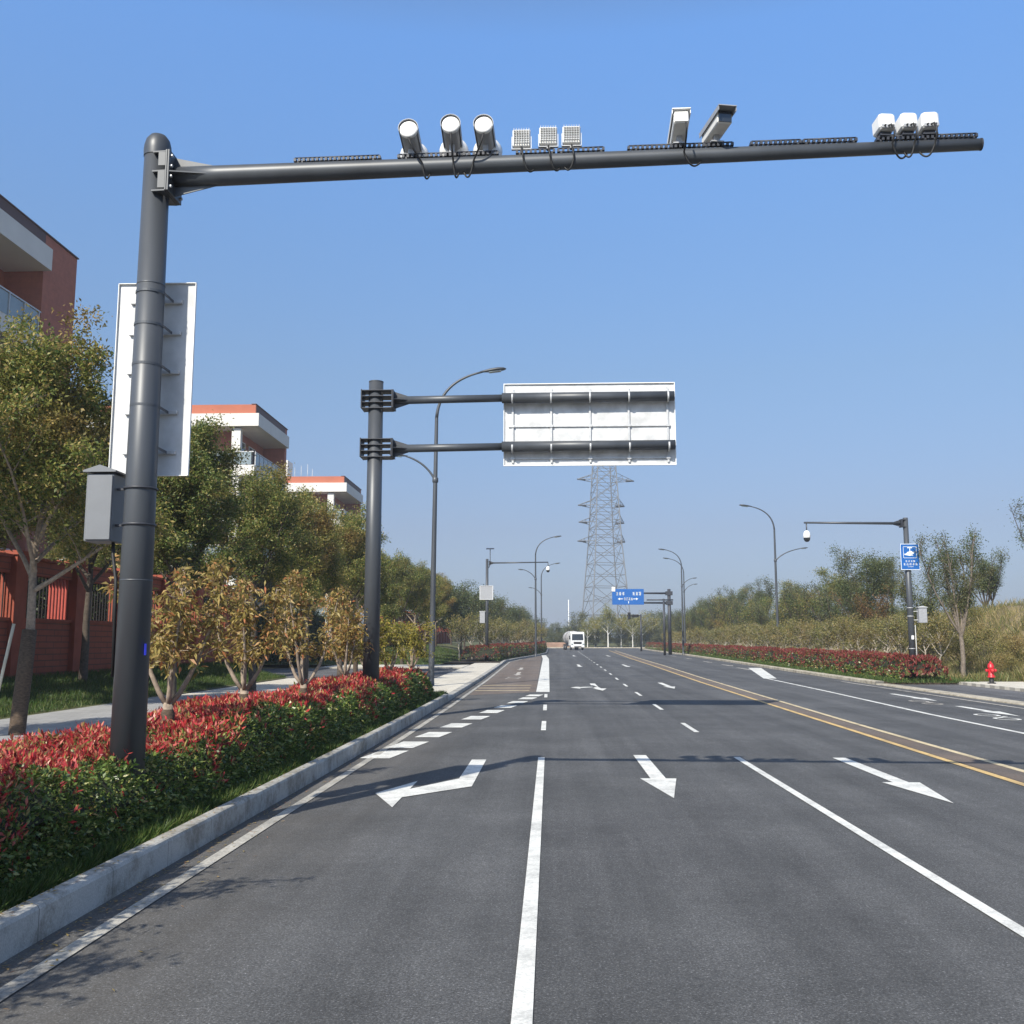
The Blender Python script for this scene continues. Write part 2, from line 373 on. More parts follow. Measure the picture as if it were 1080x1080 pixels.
# ---------------------------------------------------------------- ground and road
YG = sorted(set([-12 + i * 1.5 for i in range(0, 62)] + [81 + i * 4 for i in range(0, 40)] + [240, 280, 340, 420, 600, 1000, 2000, 4500]))
def lerp_poly(pl, y):
    if y <= pl[0][0]: return pl[0][1]
    for (a, xa), (b, xb) in zip(pl, pl[1:]):
        if y <= b: return xa + (xb - xa) * (y - a) / (b - a)
    return pl[-1][1]
def strip(name, left, right, y0, y1, z, mat, cols=1, kind='structure', thick=0):
    """sheet between two polylines [(y, x)...] lying z above the graded ground"""
    ys = sorted(set([y0, y1] + [y for y in YG if y0 < y < y1] + [p[0] for p in left + right if y0 < p[0] < y1]))
    mb = MB(); vs = []
    for y in ys:
        a, b = lerp_poly(left, y), lerp_poly(right, y)
        for k in range(cols + 1): vs.append((a + (b - a) * k / cols, y, g(y) + z))
    n = cols + 1
    fs = [(i * n + k, i * n + k + 1, (i + 1) * n + k + 1, (i + 1) * n + k) for i in range(len(ys) - 1) for k in range(cols)]
    mb.add(vs, fs)
    if thick:
        for sgn, pl in ((-1, left), (1, right)):
            vv = []
            for y in ys: x = lerp_poly(pl, y); vv += [(x, y, g(y) + z), (x, y, g(y) + z - thick)]
            mb.add(vv, [((2 * i, 2 * i + 1, 2 * i + 3, 2 * i + 2) if sgn > 0 else (2 * i + 2, 2 * i + 3, 2 * i + 1, 2 * i)) for i in range(len(ys) - 1)])
        for y in (y0, y1):
            a, b = lerp_poly(left, y), lerp_poly(right, y)
            mb.add([(a, y, g(y) + z), (b, y, g(y) + z), (b, y, g(y) + z - thick), (a, y, g(y) + z - thick)], [(0, 1, 2, 3) if y == y0 else (3, 2, 1, 0)])
    o = mb.build(name, mat)
    return tag(o, kind=kind)

KL = [(-12, -3.05), (28, -3.02), (45, -3.10), (80, -3.5), (90, -2.8), (102, -1.8), (114, -.9), (125, -.35), (190, -.2)]
KR = [(-12, 13.0), (42, 13.15), (56, 13.5), (80, 14.2), (110, 15.0), (150, 15.5), (186, 16.5)]
off = lambda pl, d: [(y, x + d) for y, x in pl]
const = lambda x: [(0, x)]

# ground: one sheet to the horizon
gx = [-4500, -1500, -400, -150, -80, -45, -30, -20, -12, -6, 0, 6, 12, 20, 30, 45, 80, 150, 400, 1500, 4500]
vs = [(x, y, g(y) - .06) for y in [-400, -60] + YG for x in gx]; n = len(gx); ny = len(YG) + 2
tag(MB().add(vs, [(i * n + k, i * n + k + 1, (i + 1) * n + k + 1, (i + 1) * n + k) for i in range(ny - 1) for k in range(n - 1)]).build('ground', M['field']), kind='structure')
strip('road', KL, KR, -12, 186, 0, M['asphalt'], 4)
strip('road_crossing', const(-60), const(90), 186, 197, 0.0, M['asphalt_side'], 6)
strip('bus_lane_surface', off(KL, .35), [(33, -2.6), (35, -.50), (95, -.80), (112, -.5)], 33, 108, .004, M['asphalt_brown'], 1)
strip('median_strip', [(12, 5.97), (20.5, 6.16), (43, 6.51), (71, 7.2), (94, 7.65), (180, 10.2)], [(12, 6.42), (22, 6.56), (48, 7.13), (71, 7.82), (94, 8.35), (180, 10.9)], 2, 150, .004, M['asphalt_brown'])

def kerb(name, pl, side, y0, y1, mat, h=.16, w=.20):
    """granite kerb: sits on the road edge pl, widening away from the road (side -1 = to the left)"""
    ys = sorted(set([y0, y1] + [y for y in YG if y0 < y < y1] + [p[0] for p in pl if y0 < p[0] < y1]))
    prof = [(0, -.05), (0, h - .03), (.012, h - .008), (.03, h), (w, h), (w, -.05)]
    vs = []
    for y in ys:
        x = lerp_poly(pl, y)
        for dx, dz in prof: vs.append((x + side * dx, y, g(y) + dz))
    m = len(prof); fs = []
    for i in range(len(ys) - 1):
        for k in range(m - 1):
            q = (i * m + k, i * m + k + 1, (i + 1) * m + k + 1, (i + 1) * m + k)
            fs.append(q if side > 0 else q[::-1])
    fs.append(tuple(range(m)) if side < 0 else tuple(range(m - 1, -1, -1)))
    e = (len(ys) - 1) * m; fs.append(tuple(range(e, e + m)))
    return tag(MB().add(vs, fs).build(name, mat), kind='structure')
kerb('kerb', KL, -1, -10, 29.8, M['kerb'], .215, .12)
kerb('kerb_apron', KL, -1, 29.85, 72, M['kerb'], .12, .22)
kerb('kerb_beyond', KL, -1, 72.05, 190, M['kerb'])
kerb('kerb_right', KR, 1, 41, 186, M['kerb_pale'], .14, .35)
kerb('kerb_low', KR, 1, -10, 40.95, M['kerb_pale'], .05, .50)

# verge, sidewalk, side road, lawn on the left
strip('verge_soil', const(-5.75), off(KL, -.12), -12, 29.5, .15, M['soil'], 1, thick=.2)
strip('sidewalk', const(-11.6), const(-5.75), -12, 30, .15, M['paving'], 1, thick=.25)
strip('pavement_apron', const(-12.5), off(KL, -.22), 30, 44, .115, M['paving_pale'], 1, thick=.2)
strip('side_road', const(-45), off(KL, -2.0), 44, 60, .06, M['asphalt_side'], 1, thick=.1)
strip('pavement_edge', off(KL, -2.0), off(KL, -.22), 44, 72, .112, M['paving_pale'], 1, thick=.2)
strip('pavement_corner', const(-14), off(KL, -2.0), 60, 66, .14, M['paving_pale'], 1, thick=.2)
strip('verge_far', const(-9), off(KL, -.2), 72, 184, .11, M['soil'], 1, thick=.2)

def rise(x, lo, hi): t = min(1, max(0, (x - lo) / (hi - lo))); return t * t * (3 - 2 * t)
def terrain(name, x0, x1, y0, y1, nx, ny, h, mat):
    vs = [(x0 + (x1 - x0) * i / nx, y0 + (y1 - y0) * j / ny, 0) for j in range(ny + 1) for i in range(nx + 1)]
    vs = [(x, y, h(x, y)) for x, y, _ in vs]; n = nx + 1
    mb = MB().add(vs, [(j * n + i, j * n + i + 1, (j + 1) * n + i + 1, (j + 1) * n + i) for j in range(ny) for i in range(nx)], True)
    return tag(mb.build(name, mat), kind='structure')
def h_left(x, y):      # grass slope between sidewalk and wall
    return g(y) + .14 + .62 * rise(-x, 11.5, 14.6)
terrain('grass_slope', -60, -11.6, -12, 43.9, 60, 40, h_left, M['turf'])
def h_lawn(x, y):
    return g(y) + .12 + rise(y, 66, 95) * 1.1 * rise(-x, 6.5, 13)
terrain('lawn', -75, -7.5, 66.0, 190, 40, 40, h_lawn, M['turf'])
def h_bank(x, y):
    e = rise(x, 19.3, 26.5)
    return g(y) + .13 + e * (3.35 + .35 * math.sin(y * .21) * math.sin(x * .4 + 1)) + .22 * e * math.sin(y * 1.3 + x * .9) * math.sin(x * 1.7 - y * .4) - 1.2 * rise(x, 40, 70)
terrain('embankment', 18.9, 90, 8, 184, 110, 120, h_bank, M['bank'])
strip('right_verge', off(KR, .35), const(18.95), 41, 184, .11, M['soil'], 1, thick=.2)
strip('side_entrance_road', off(KR, .5), const(16.4), -12, 40.9, .02, M['asphalt_side'], 1)
strip('right_footway', const(16.4), const(18.95), -12, 40.95, .13, M['paving_pale'], 1, thick=.2)

# ---------------------------------------------------------------- road markings
Z1 = .008
def mark(name, mb, mat): return tag(mb.build(name, mat), kind='structure')
def line(pl, w, y0, y1, mb=None, z=Z1):
    mb = mb or MB()
    ys = sorted(set([y0, y1] + [y for y in YG if y0 < y < y1] + [p[0] for p in pl if y0 < p[0] < y1]))
    vs = []
    for y in ys:
        x = lerp_poly(pl, y); vs += [(x - w / 2, y, g(y) + z), (x + w / 2, y, g(y) + z)]
    return mb.add(vs, [(2 * i, 2 * i + 1, 2 * i + 3, 2 * i + 2) for i in range(len(ys) - 1)])
mark('lane_line', line(const(-.14), .10, 1.0, 15.6), M['white_paint'])
mb = MB()
for a, b in ((20.3, 22.6), (26.0, 28.2), (31.7, 33.6)): line(const(-.14), .10, a, b, mb)
mark('lane_dashes', mb, M['white_paint'])
LR = [(2, 2.87), (16, 2.875), (27, 2.92), (40, 3.0), (54, 3.2), (68, 3.36), (88, 3.55), (110, 3.75), (160, 4.3)]
mark('lane_line_right', line(LR, .10, 1.0, 15.75), M['white_paint'])
mb = MB(); y = 20.0
while y < 150: line(LR, .10, y, y + 2.2, mb); y += 6.35
mark('lane_dashes_right', mb, M['white_paint'])
LA = [(2, 5.82), (12.9, 5.89), (20.5, 6.08), (43, 6.43), (71, 7.12), (94, 7.57), (160, 9.4)]
LB = [(2, 6.45), (14, 6.50), (22, 6.64), (48, 7.21), (71, 7.9), (94, 8.43), (160, 10.3)]
mark('centre_line_yellow', line(LA, .12, 1, 158), M['yellow_paint'])
mark('centre_line_pale', line(LB, .12, 1, 158), M['pale_yellow'])
mark('white_line_far_side', line([(2, 9.0), (20, 9.22), (25, 9.30), (35.5, 9.75), (47, 10.1)], .13, 2, 47), M['white_paint'])
mark('nose_stripe_right', MB().poly([(9.95, 47, g(47) + Z1), (10.55, 47, g(47) + Z1), (13.4, 64, g(64) + Z1), (12.6, 64, g(64) + Z1)]), M['white_paint'])
mark('edge_line', line(off(KL, .28), .11, -8, 90), M['edge_paint'])
mark('edge_line_right', line(off(KR, -.55), .12, 5, 44), M['faint_paint'])
mb = MB(); ND = [(15.9, -2.62), (17.4, -2.47), (19.3, -2.24), (21.4, -2.0), (23.5, -1.74), (25.5, -1.48), (27.4, -1.21), (29.3, -.95), (31.2, -.70), (32.8, -.52)]
for y, x in ND:
    L_ = .55; w = .23; s = .13
    mb.poly([(x - w - s * L_, y - L_, g(y) + Z1), (x + w - s * L_, y - L_, g(y) + Z1), (x + w + s * L_, y + L_, g(y) + Z1), (x - w + s * L_, y + L_, g(y) + Z1)])
mark('diverge_blocks', mb, M['white_paint'])
mb = MB()
Yn = [35.0, 50, 65, 80, 92]
for a, b in zip(Yn, Yn[1:]):
    f = lambda y: (-.49 - .18 * (y - 35) / 60, -.02 - .08 * (y - 35) / 60)
    mb.poly([(f(a)[0], a, g(a) + Z1), (f(a)[1], a, g(a) + Z1), (f(b)[1], b, g(b) + Z1), (f(b)[0], b, g(b) + Z1)])
mb.poly([(-.66, 92, g(92) + Z1), (-.10, 92, g(92) + Z1), (-.45, 112, g(112) + Z1), (-.95, 112, g(112) + Z1)])
mark('nose_stripe', mb, M['white_paint'])
mb = MB()
for y in (35.6, 37.4, 39.6): mb.poly([(-2.7, y, g(y) + Z1), (-.75, y + .2, g(y) + Z1), (-.75, y + .55, g(y) + Z1), (-2.7, y + .35, g(y) + Z1)])
mark('cross_stripes', mb, M['pale_yellow'])

def arrow_straight(x, ytip, L=4.35, m='white_paint'):
    y1 = ytip + 1.65; z = lambda y: g(y) + Z1
    mb = MB().poly([(x - .10, y1, z(y1)), (x + .10, y1, z(y1)), (x + .10, ytip + L, z(ytip + L)), (x - .10, ytip + L, z(ytip + L))])
    mb.poly([(x, ytip, z(ytip)), (x + .235, y1, z(y1)), (x - .235, y1, z(y1))])
    return mark('lane_arrow', mb, M[m])
def arrow_turn(x, yt, both=False):      # shaft at x, head turned to the left of the picture
    z = lambda y: g(y) + Z1
    mb = MB().poly([(x - .11, yt + 2.3, z(yt)), (x + .11, yt + 1.6, z(yt)), (x + .11, yt + 4.4, z(yt + 4)), (x - .11, yt + 4.4, z(yt + 4))])
    mb.poly([(x + .11, yt + 1.6, z(yt)), (x - .11, yt + 2.3, z(yt)), (x - .62, yt + 1.35, z(yt)), (x - .62, yt + .70, z(yt))])
    mb.poly([(x - .62, yt, z(yt)), (x - .62, yt + 2.05, z(yt)), (x - .98, yt + 1.0, z(yt))])
    if both:
        mb.poly([(x + .11, yt + 1.6, z(yt)), (x - .11, yt + 1.7, z(yt)), (x - .06, yt + .3, z(yt)), (x + .16, yt + .3, z(yt))])
        mb.poly([(x - .16, yt + .3, z(yt)), (x + .12, yt - 1.5, z(yt)), (x + .36, yt + .3, z(yt))])
    return mark('lane_arrow', mb, M['white_paint'])
arrow_straight(1.40, 11.6); arrow_straight(4.43, 11.35); arrow_turn(-1.08, 10.85)
arrow_turn(1.75, 37.2, True); arrow_straight(4.62, 37.4, 5.0)
arrow_straight(2.0, 66, 6); arrow_straight(5.2, 66, 6); arrow_straight(2.6, 105, 7); arrow_straight(6.3, 105, 7)
def bike_symbol(x, y, s, m):
    mb = MB(); z = lambda yy: g(yy) + Z1 + .002
    for cx, cy in ((x - .02, y), (x + .02, y + 1.15 * s)):
        k = 14; ri, ro = .20 * s, .28 * s
        vs = []
        for i in range(k):
            a = 2 * math.pi * i / k
            vs += [(cx + ri * math.cos(a), cy + 1.5 * ri * math.sin(a), z(cy)), (cx + ro * math.cos(a), cy + 1.5 * ro * math.sin(a), z(cy))]
        mb.add(vs, [(2 * i, 2 * i + 1, (2 * i + 3) % (2 * k), (2 * i + 2) % (2 * k)) for i in range(k)])
    mb.poly([(x - .05, y + .42 * s, z(y)), (x + .05, y + .42 * s, z(y)), (x + .35, y + .75 * s, z(y)), (x + .25, y + .78 * s, z(y))])
    return mark('bicycle_marking', mb, M[m])
bike_symbol(-1.75, 46.5, 1.25, 'faint_paint'); arrow_straight(-1.7, 50.5, 5, 'faint_paint'); arrow_straight(-1.8, 59, 5, 'faint_paint')
bike_symbol(10.55, 23.6, 1.0, 'white_paint'); arrow_straight(11.2, 24.4, 3.6)
bike_symbol(10.9, 29.0, 1.0, 'faint_paint'); arrow_straight(11.5, 30.2, 4)
for yy, xx in ((60, 12.0), (68, 12.4), (78, 12.6), (92, 13.0), (105, 13.2)): arrow_straight(xx, yy, 4.5, 'faint_paint')
# ---------------------------------------------------------------- near camera gantry
def bent(p0, p1, p2, n=10):
    p0, p1, p2 = map(Vector, (p0, p1, p2)); return [p0 * (1 - t) ** 2 + p1 * 2 * t * (1 - t) + p2 * t * t for t in [i / n for i in range(n + 1)]]
PX, PY = -3.70, 8.70
gt = thing('camera_gantry', 'tall dark grey pole with a long horizontal arm carrying cameras over the near road', 'gantry', (PX, PY, .1))
MB().tube([(0, 0, 0), (0, 0, 6.28)], [.152, .118], 32).build('pole', M['pole'], gt)
MB().lathe([(.124, 6.22), (.126, 6.28), (.123, 6.33), (.108, 6.39), (.075, 6.435), (.03, 6.455), (0, 6.458)], n=28).build('pole_cap', M['pole'], gt)
MB().box((0, 0, .012), (.5, .5, .024), bev=.005).build('base_plate', M['pole_dark'], gt)
mb = MB()
mb.box((.155, 0, 6.02), (.018, .34, .40), bev=.003).box((.175, 0, 6.02), (.018, .34, .40), bev=.003)
for z in (5.83, 6.02, 6.21): mb.poly([(.02, -.155, z), (.147, -.165, z), (.147, .165, z), (.02, .155, z)], .014)
mb.box((.115, -.165, 5.925), (.065, .012, .165)).box((.115, .165, 5.925), (.065, .012, .165)).box((.115, -.165, 6.125), (.065, .012, .13))
mb.poly([(.184, -.008, 6.215), (.30, -.008, 6.12), (.184, -.008, 6.10)], .016, (0, 1, 0))
fl = mb.build('flange', M['pole'], gt)
for dy in (-.135, .135):
    for dz in (-.15, -.05, .05, .15): MB().lathe([(0, .0), (.016, 0), (.016, .02), (0, .02)], (.184, dy, 6.02 + dz), 6, (1, 0, 0), False).build('bolt', M['galv'], fl)
A0 = Vector((.184, 0, 6.02)); A1 = Vector((7.54, -.30, 6.045))
at = lambda t: A0.lerp(A1, t)
MB().tube([at(0), at(.06), at(.35), at(.7), at(1)], [.098, .094, .080, .067, .052], 28).build('arm', M['pole'], gt)
mb = MB()
for s in (1, -1):
    mb.poly([(.184, -.006, 6.02 + s * .095), (.184, -.006, 6.02 + s * .19), (.60, -.02, 6.02 + s * .093)], .012, (0, 1, 0))
    mb.poly([(.184, s * .095, 6.014), (.184, s * .165, 6.014), (.60, s * .092, 6.014)], .012)
mb.build('gusset', M['pole'], gt)
MB().lathe([(0, 0), (.055, 0), (.055, .012), (0, .012)], A1, 24, (1, -.04, 0), False).build('arm_end_cap', M['pole_dark'], gt)
for z0 in (4.95, 2.2):      # weld seams / bands
    MB().lathe([(.15 - z0 * .0054 + .000, z0), (.152 - z0 * .0054 + .003, z0 + .004), (.152 - z0 * .0054 + .003, z0 + .014), (.15 - z0 * .0054, z0 + .018)], n=28).build('band', M['pole'], gt)
MB().box((.135, -.06, 1.60), (.05, .012, .10), rz=-.9).build('sticker', M['tag_blue'], gt)
def arm_point(xw):       # world x -> local arm centre and radius
    t = (xw - PX - A0.x) / (A1.x - A0.x); p = at(t); r = np.interp(t, [0, .06, .35, .7, 1], [.098, .094, .080, .067, .052]); return p, float(r)
for a, b in ((-2.36, -1.56), (-1.38, -.46), (-.28, .06), (.10, .51), (.74, 1.67), (1.84, 2.27), (2.30, 2.76), (2.95, 3.38), (3.42, 3.80)):
    mb = MB(); (pa, ra), (pb, rb) = arm_point(a), arm_point(b)
    z0 = pa.z + ra; z1 = pb.z + rb; L_ = b - a; n_ = max(4, int(L_ / .042))
    for dy in (-.035, .035): mb.tube([(pa.x, pa.y + dy, z0 + .036), (pb.x, pb.y + dy, z1 + .036)], .007, 6)
    for k in range(n_ + 1):
        t = k / n_; c = pa.lerp(pb, t); zz = z0 + (z1 - z0) * t
        mb.box((c.x, c.y, zz + .020), (.022, .080, .030))
    for t in (.06, .94):
        c = pa.lerp(pb, t); mb.box((c.x, c.y, z0 + (z1 - z0) * t + .008), (.05, .05, .02))
    mb.build('mounting_rail', M['pole_dark'], gt)
gz = .1
def arm_world(xw):
    p, r = arm_point(xw); return Vector((xw, p.y + PY, p.z + .1 + r + .040)), p.z + .1
def cable(o, start, xw, side, reach=.10, drop=.11):
    top, zc = arm_world(xw); b = o.location
    pts = bent(Vector(start), Vector(start) + Vector((.01, -.09, -.1)), Vector((xw - b.x, top.y - b.y - .085, zc - b.z)), 8)
    e = Vector((xw + side - b.x, top.y - b.y - .02, zc - b.z - .06))
    pts += bent(pts[-1], Vector((xw - b.x + side * .4, top.y - b.y - .06, zc - b.z - drop * 2.0)), e, 10)[1:]
    MB().tube(pts, .0085, 8).build('cable', M['black'], o)
# three round flash lamps, seen from behind
lb = ['leftmost white round flash lamp on the near gantry arm, standing apart from the other two', 'middle white round flash lamp of three on the near gantry arm', 'right hand white round flash lamp, nearest the square LED lights']
for i, (xw, hh, yaw) in enumerate(((-1.27, .145, .0), (-.885, .175, .02), (-.575, .160, -.03))):
    top, zc = arm_world(xw)
    o = thing('flash_lamp', lb[i], 'flash lamp', top, yaw, 'round flash lamps on the gantry arm')
    ax = Vector((0, .993, -.12)); c0 = Vector((0, -.17, hh + .02))
    MB().lathe([(0, 0), (.066, 0), (.078, .012), (.082, .03), (.082, .34), (.07, .36)], c0, 28, ax).build('body', M['grey_body'], o)
    MB().lathe([(0, -.016), (.068, -.016), (.080, -.010), (.085, .0), (.085, .018)], c0, 28, ax).build('rear_cover', M['white_metal'], o)
    # sun hood: open shell over the top
    mb = MB(); q = Vector((0, 0, 1)).rotation_difference(ax); vs = []; k = 16
    for zz in (-.03, .40):
        for rr in (.089, .0925):
            for j in range(k + 1):
                a = math.pi * (-.12 + 1.24 * j / k); v = q @ Vector((math.cos(a) * rr, math.sin(a) * rr * 1, zz)); vs.append(c0 + v)
    kk = k + 1
    if (q @ Vector((0, 1, 0))).z < 0: vs = [c0 + q @ (q.inverted() @ (v - c0) * Vector((1, 1, 1)) if False else Vector(((q.inverted() @ (v - c0)).x, -(q.inverted() @ (v - c0)).y, (q.inverted() @ (v - c0)).z))) for v in vs]
    fs = []
    for j in range(k):
        fs += [(j, j + 1, kk * 2 + j + 1, kk * 2 + j), (kk + j, kk * 3 + j, kk * 3 + j + 1, kk + j + 1), (j, kk + j, kk + j + 1, j + 1), (2 * kk + j, 2 * kk + j + 1, 3 * kk + j + 1, 3 * kk + j)]
    fs += [(0, 2 * kk, 3 * kk, kk), (k, kk + k, 3 * kk + k, 2 * kk + k)]
    mb.add(vs, fs, False).build('sun_hood', M['grey_body'], o)
    MB().lathe([(.05, .27), (.085, .29), (.130, .37), (.142, .41), (.130, .415), (.0, .34)], c0, 28, ax).build('reflector', M['white_metal'], o)
    MB().box((0, .02, .075), (.05, .05, .17), bev=.004).box((0, .02, .005), (.12, .09, .012)).build('bracket', M['grey_body'], o)
    cable(o, (0, -.16, hh - .04), xw + (.12, .02, -.10)[i], (.07, .05, -.10)[i], drop=.12)
# three LED fill lights
lb = ['leftmost small square LED light on the near gantry arm, next to the round lamps', 'middle small square LED light of three on the near gantry arm', 'right hand small square LED light of three on the near gantry arm']
for i, (xw, hh) in enumerate(((-.238, .120), (.008, .135), (.222, .135))):
    top, zc = arm_world(xw)
    o = thing('led_light', lb[i], 'LED light', top, 0, 'square LED lights on the gantry arm')
    MB().box((0, 0, hh), (.165, .05, .165), rx=-.06, bev=.006).build('body', M['warm_white'], o)
    mb = MB()
    for a in range(7): mb.box((-.069 + a * .023, -.037, hh + .008), (.004, .026, .15))
    for a in range(6): mb.box((0, -.032, hh - .05 + a * .023), (.15, .014, .003))
    mb.build('cooling_fins', M['sign_back'], o)
    mb = MB()
    for s in (-1, 1): mb.box((s * .089, -.005, hh - .045), (.006, .03, .12))
    mb.box((0, -.005, hh - .105 ), (.184, .03, .006)).box((0, 0, (hh - .108) / 2), (.03, .03, max(.01, hh - .108))).build('bracket', M['galv'], o)
    cable(o, (0, -.03, .03), xw + .02, (.1, .09, -.09)[i], drop=.09)
# two bullet cameras
for i, (xw, yaw, lab) in enumerate(((1.20, R(-1), 'long white box camera on the near gantry arm showing its white rear end'), (1.53, R(180 + 10), 'long white box camera turned back toward the viewer with a dark glass front'))):
    top, zc = arm_world(xw)
    o = thing('traffic_camera', lab, 'camera', top, yaw, 'long box cameras on the gantry arm')
    c = Vector((0, (0, .02)[i], .135)); tilt = R((-9, -1)[i]) ; L_ = (.40, .44)[i]
    MB().box(c, (.135, L_, .115), rx=tilt, bev=.012).build('housing', M['warm_white'], o)
    MB().box(c + Vector((0, .03, .066)), (.165, L_ + .10, .008), rx=tilt).box(c + Vector((-.080, .03, .045)), (.006, L_ + .08, .045), rx=tilt).box(c + Vector((.080, .03, .045)), (.006, L_ + .08, .045), rx=tilt).build('sunshield', (M['white_metal'], M['grey_body'])[i], o)
    fr = Matrix.Rotation(tilt, 3, 'X')
    MB().box(c + fr @ Vector((0, L_ / 2 + .002, 0)), (.118, .01, .098), rx=tilt).build('front_glass', M['glass_dark'], o)
    MB().box(c + fr @ Vector((0, -L_ / 2 - .004, 0)), (.12, .012, .10), rx=tilt, bev=.003).build('rear_plate', M['white_metal'], o)
    MB().box((0, 0, .045), (.05, .06, .08), bev=.004).box((0, 0, .006), (.12, .10, .012)).build('bracket', M['grey_body'], o)
    (cable(o, c + Vector((.03, -.25, -.05)), xw + .03, .16, drop=.10) if i == 0 else None)
# three white radar boxes at the arm tip
lb = ['leftmost white box unit of the three near the gantry arm tip', 'middle white box unit of the three near the gantry arm tip', 'rightmost white box unit of three, nearest the arm tip']
for i, xw in enumerate((3.025, 3.22, 3.405)):
    top, zc = arm_world(xw)
    o = thing('detector_box', lb[i], 'detector', top, R((6, 3, -2)[i]), 'white box detectors near the arm tip')
    MB().box((0, .02, .125), (.150, .17, .150), rx=R(-6), bev=.018).build('housing', M['white_metal'], o)
    MB().box((0, -.070, .075), (.12, .012, .035), rx=R(-6), bev=.003).build('connector_panel', M['grey_body'], o)
    mb = MB()
    for s in (-.035, 0, .035): mb.lathe([(0, 0), (.008, 0), (.008, .02), (0, .02)], (s, -.076, .074), 8, (0, -1, 0))
    mb.build('connectors', M['black'], o)
    MB().box((0, .02, .03), (.10, .08, .05), bev=.004).box((0, 0, .006), (.13, .10, .012)).build('bracket', M['pole_dark'], o)
    cable(o, (.02, -.08, .09), xw + .02, (.16, -.07, -.12)[i], drop=.10)

# sign seen from behind, strapped to the near pole
sg = thing('road_sign', 'tall narrow road sign seen from its silver back, strapped behind the near pole', 'road sign', (-3.735, 8.93, 3.30))
MB().box((0, .02, .935), (.75, .004, 1.86), bev=.0015).build('panel', M['sign_back'], sg)
mb = MB()
for s in (-1, 1): mb.box((s * .374, .008, .935), (.006, .028, 1.868))
for s in (0, 1): mb.box((0, .008, .002 + s * 1.866), (.754, .028, .006))
mb.build('edge_frame', M['white_metal'], sg)
for z in (.22, .60, .99, 1.37, 1.68):
    f = MB().box((0, -.0, z), (.50, .03, .035), bev=.004).build('slide_rail', M['galv'], sg)
    mb = MB(); k = 18; vs = []
    for zz in (z - .012, z + .012):
        for j in range(k + 1):
            a = math.pi * 1.0 + math.pi * j / k; rr = .1325
            vs.append((.035 + rr * math.cos(a), -.23 + rr * math.sin(a) , zz))
    mb.add(vs, [(j, j + 1, k + 2 + j, k + 1 + j) for j in range(k)])
    for s in (-1, 1): mb.box((.035 + s * .1325, -.12, z), (.006, .23, .024))
    mb.build('strap', M['pole'], f)
# cabinet on the near pole
cb = thing('control_cabinet', 'small grey steel cabinet with a gabled lid clamped to the left of the near pole', 'cabinet', (-4.045, 8.70, 2.66))
MB().box((0, .06, .305), (.25, .26, .61), bev=.006).build('box', M['cabinet'], cb)
MB().box((.005, -.078, .305), (.225, .014, .585), bev=.004).build('door', M['cabinet'], cb)
MB().poly([(-.15, -.10, .625), (.15, -.10, .625), (.15, -.10, .64), (0, -.10, .69), (-.15, -.10, .64)], .32, (0, 1, 0)).build('roof', M['cabinet'], cb)
for z in (.15, .48):
    MB().box((.20, .02, z), (.16, .03, .02)).lathe([(.146, z - .01), (.149, z - .01), (.149, z + .01), (.146, z + .01)], (.345, 0, 0), 28).build('clamp', M['pole_dark'], cb)
MB().tube([(.09, .06, .0), (.10, .05, -.12), (.17, -.02, -.35), (.19, -.03, -1.2)], .016, 8).build('conduit', M['black'], cb)

# ---------------------------------------------------------------- second gantry with its sign board
G2 = (-3.97, 22.0, .13)
g2 = thing('sign_gantry', 'thick dark grey post with two horizontal arms holding the sign back', 'gantry', G2)
MB().tube([(0, 0, 0), (0, 0, 7.58)], [.185, .165], 32).build('pole', M['pole'], g2)
MB().lathe([(.165, 7.58), (.17, 7.585), (.17, 7.605), (0, 7.61)], n=28, sm=False).build('pole_cap', M['pole'], g2)
for za in (7.16, 6.03):
    f = MB()
    f.box((-.30, 0, za), (.022, .46, .44), bev=.004).box((.40, 0, za), (.02, .44, .42), bev=.004).box((.425, 0, za), (.02, .44, .42), bev=.004)
    for dz in (-.205, -.07, .07, .205): f.poly([(-.29, -.21, za + dz), (.39, -.21, za + dz), (.39, .21, za + dz), (-.29, .21, za + dz)], .014)
    for s in (1, -1): f.poly([(.435, -.007, za + s * .08), (.435, -.007, za + s * .20), (.78, -.007, za + s * .085)], .014, (0, 1, 0))
    f.poly([(.435, -.2, za), (.78, -.08, za), (.78, .08, za), (.435, .2, za)], .014)
    f.build('flange', M['pole_dark'], g2)
    a = MB().tube([(.43, 0, za), (2.9, 0, za + .03)], [.092, .085], 24).build('arm', M['pole'], g2)
    MB().tube([(2.9, 0, za + .03), (6.82, 0, za + .045)], [.118, .112], 24).build('arm_sleeve', M['pole'], a)
sb = thing('direction_sign_board', 'large rectangular sign seen from its silver ribbed back on the second gantry', 'road sign', (-1.03, 22.16, 5.78))
MB().box((1.955, .03, .955), (3.91, .006, 1.91)).build('panel', M['sign_back'], sb)
mb = MB()
for s in (0, 1): mb.box((s * 3.91, .012, .955), (.018, .05, 1.93)); mb.box((1.955, .012, s * 1.91), (3.89, .05, .018))
mb.build('edge_frame', M['white_metal'], sb)
for z in (.16, .91, 1.70): MB().box((1.955, .002, z), (3.70, .02, .03)).build('rail', M['galv'], sb)
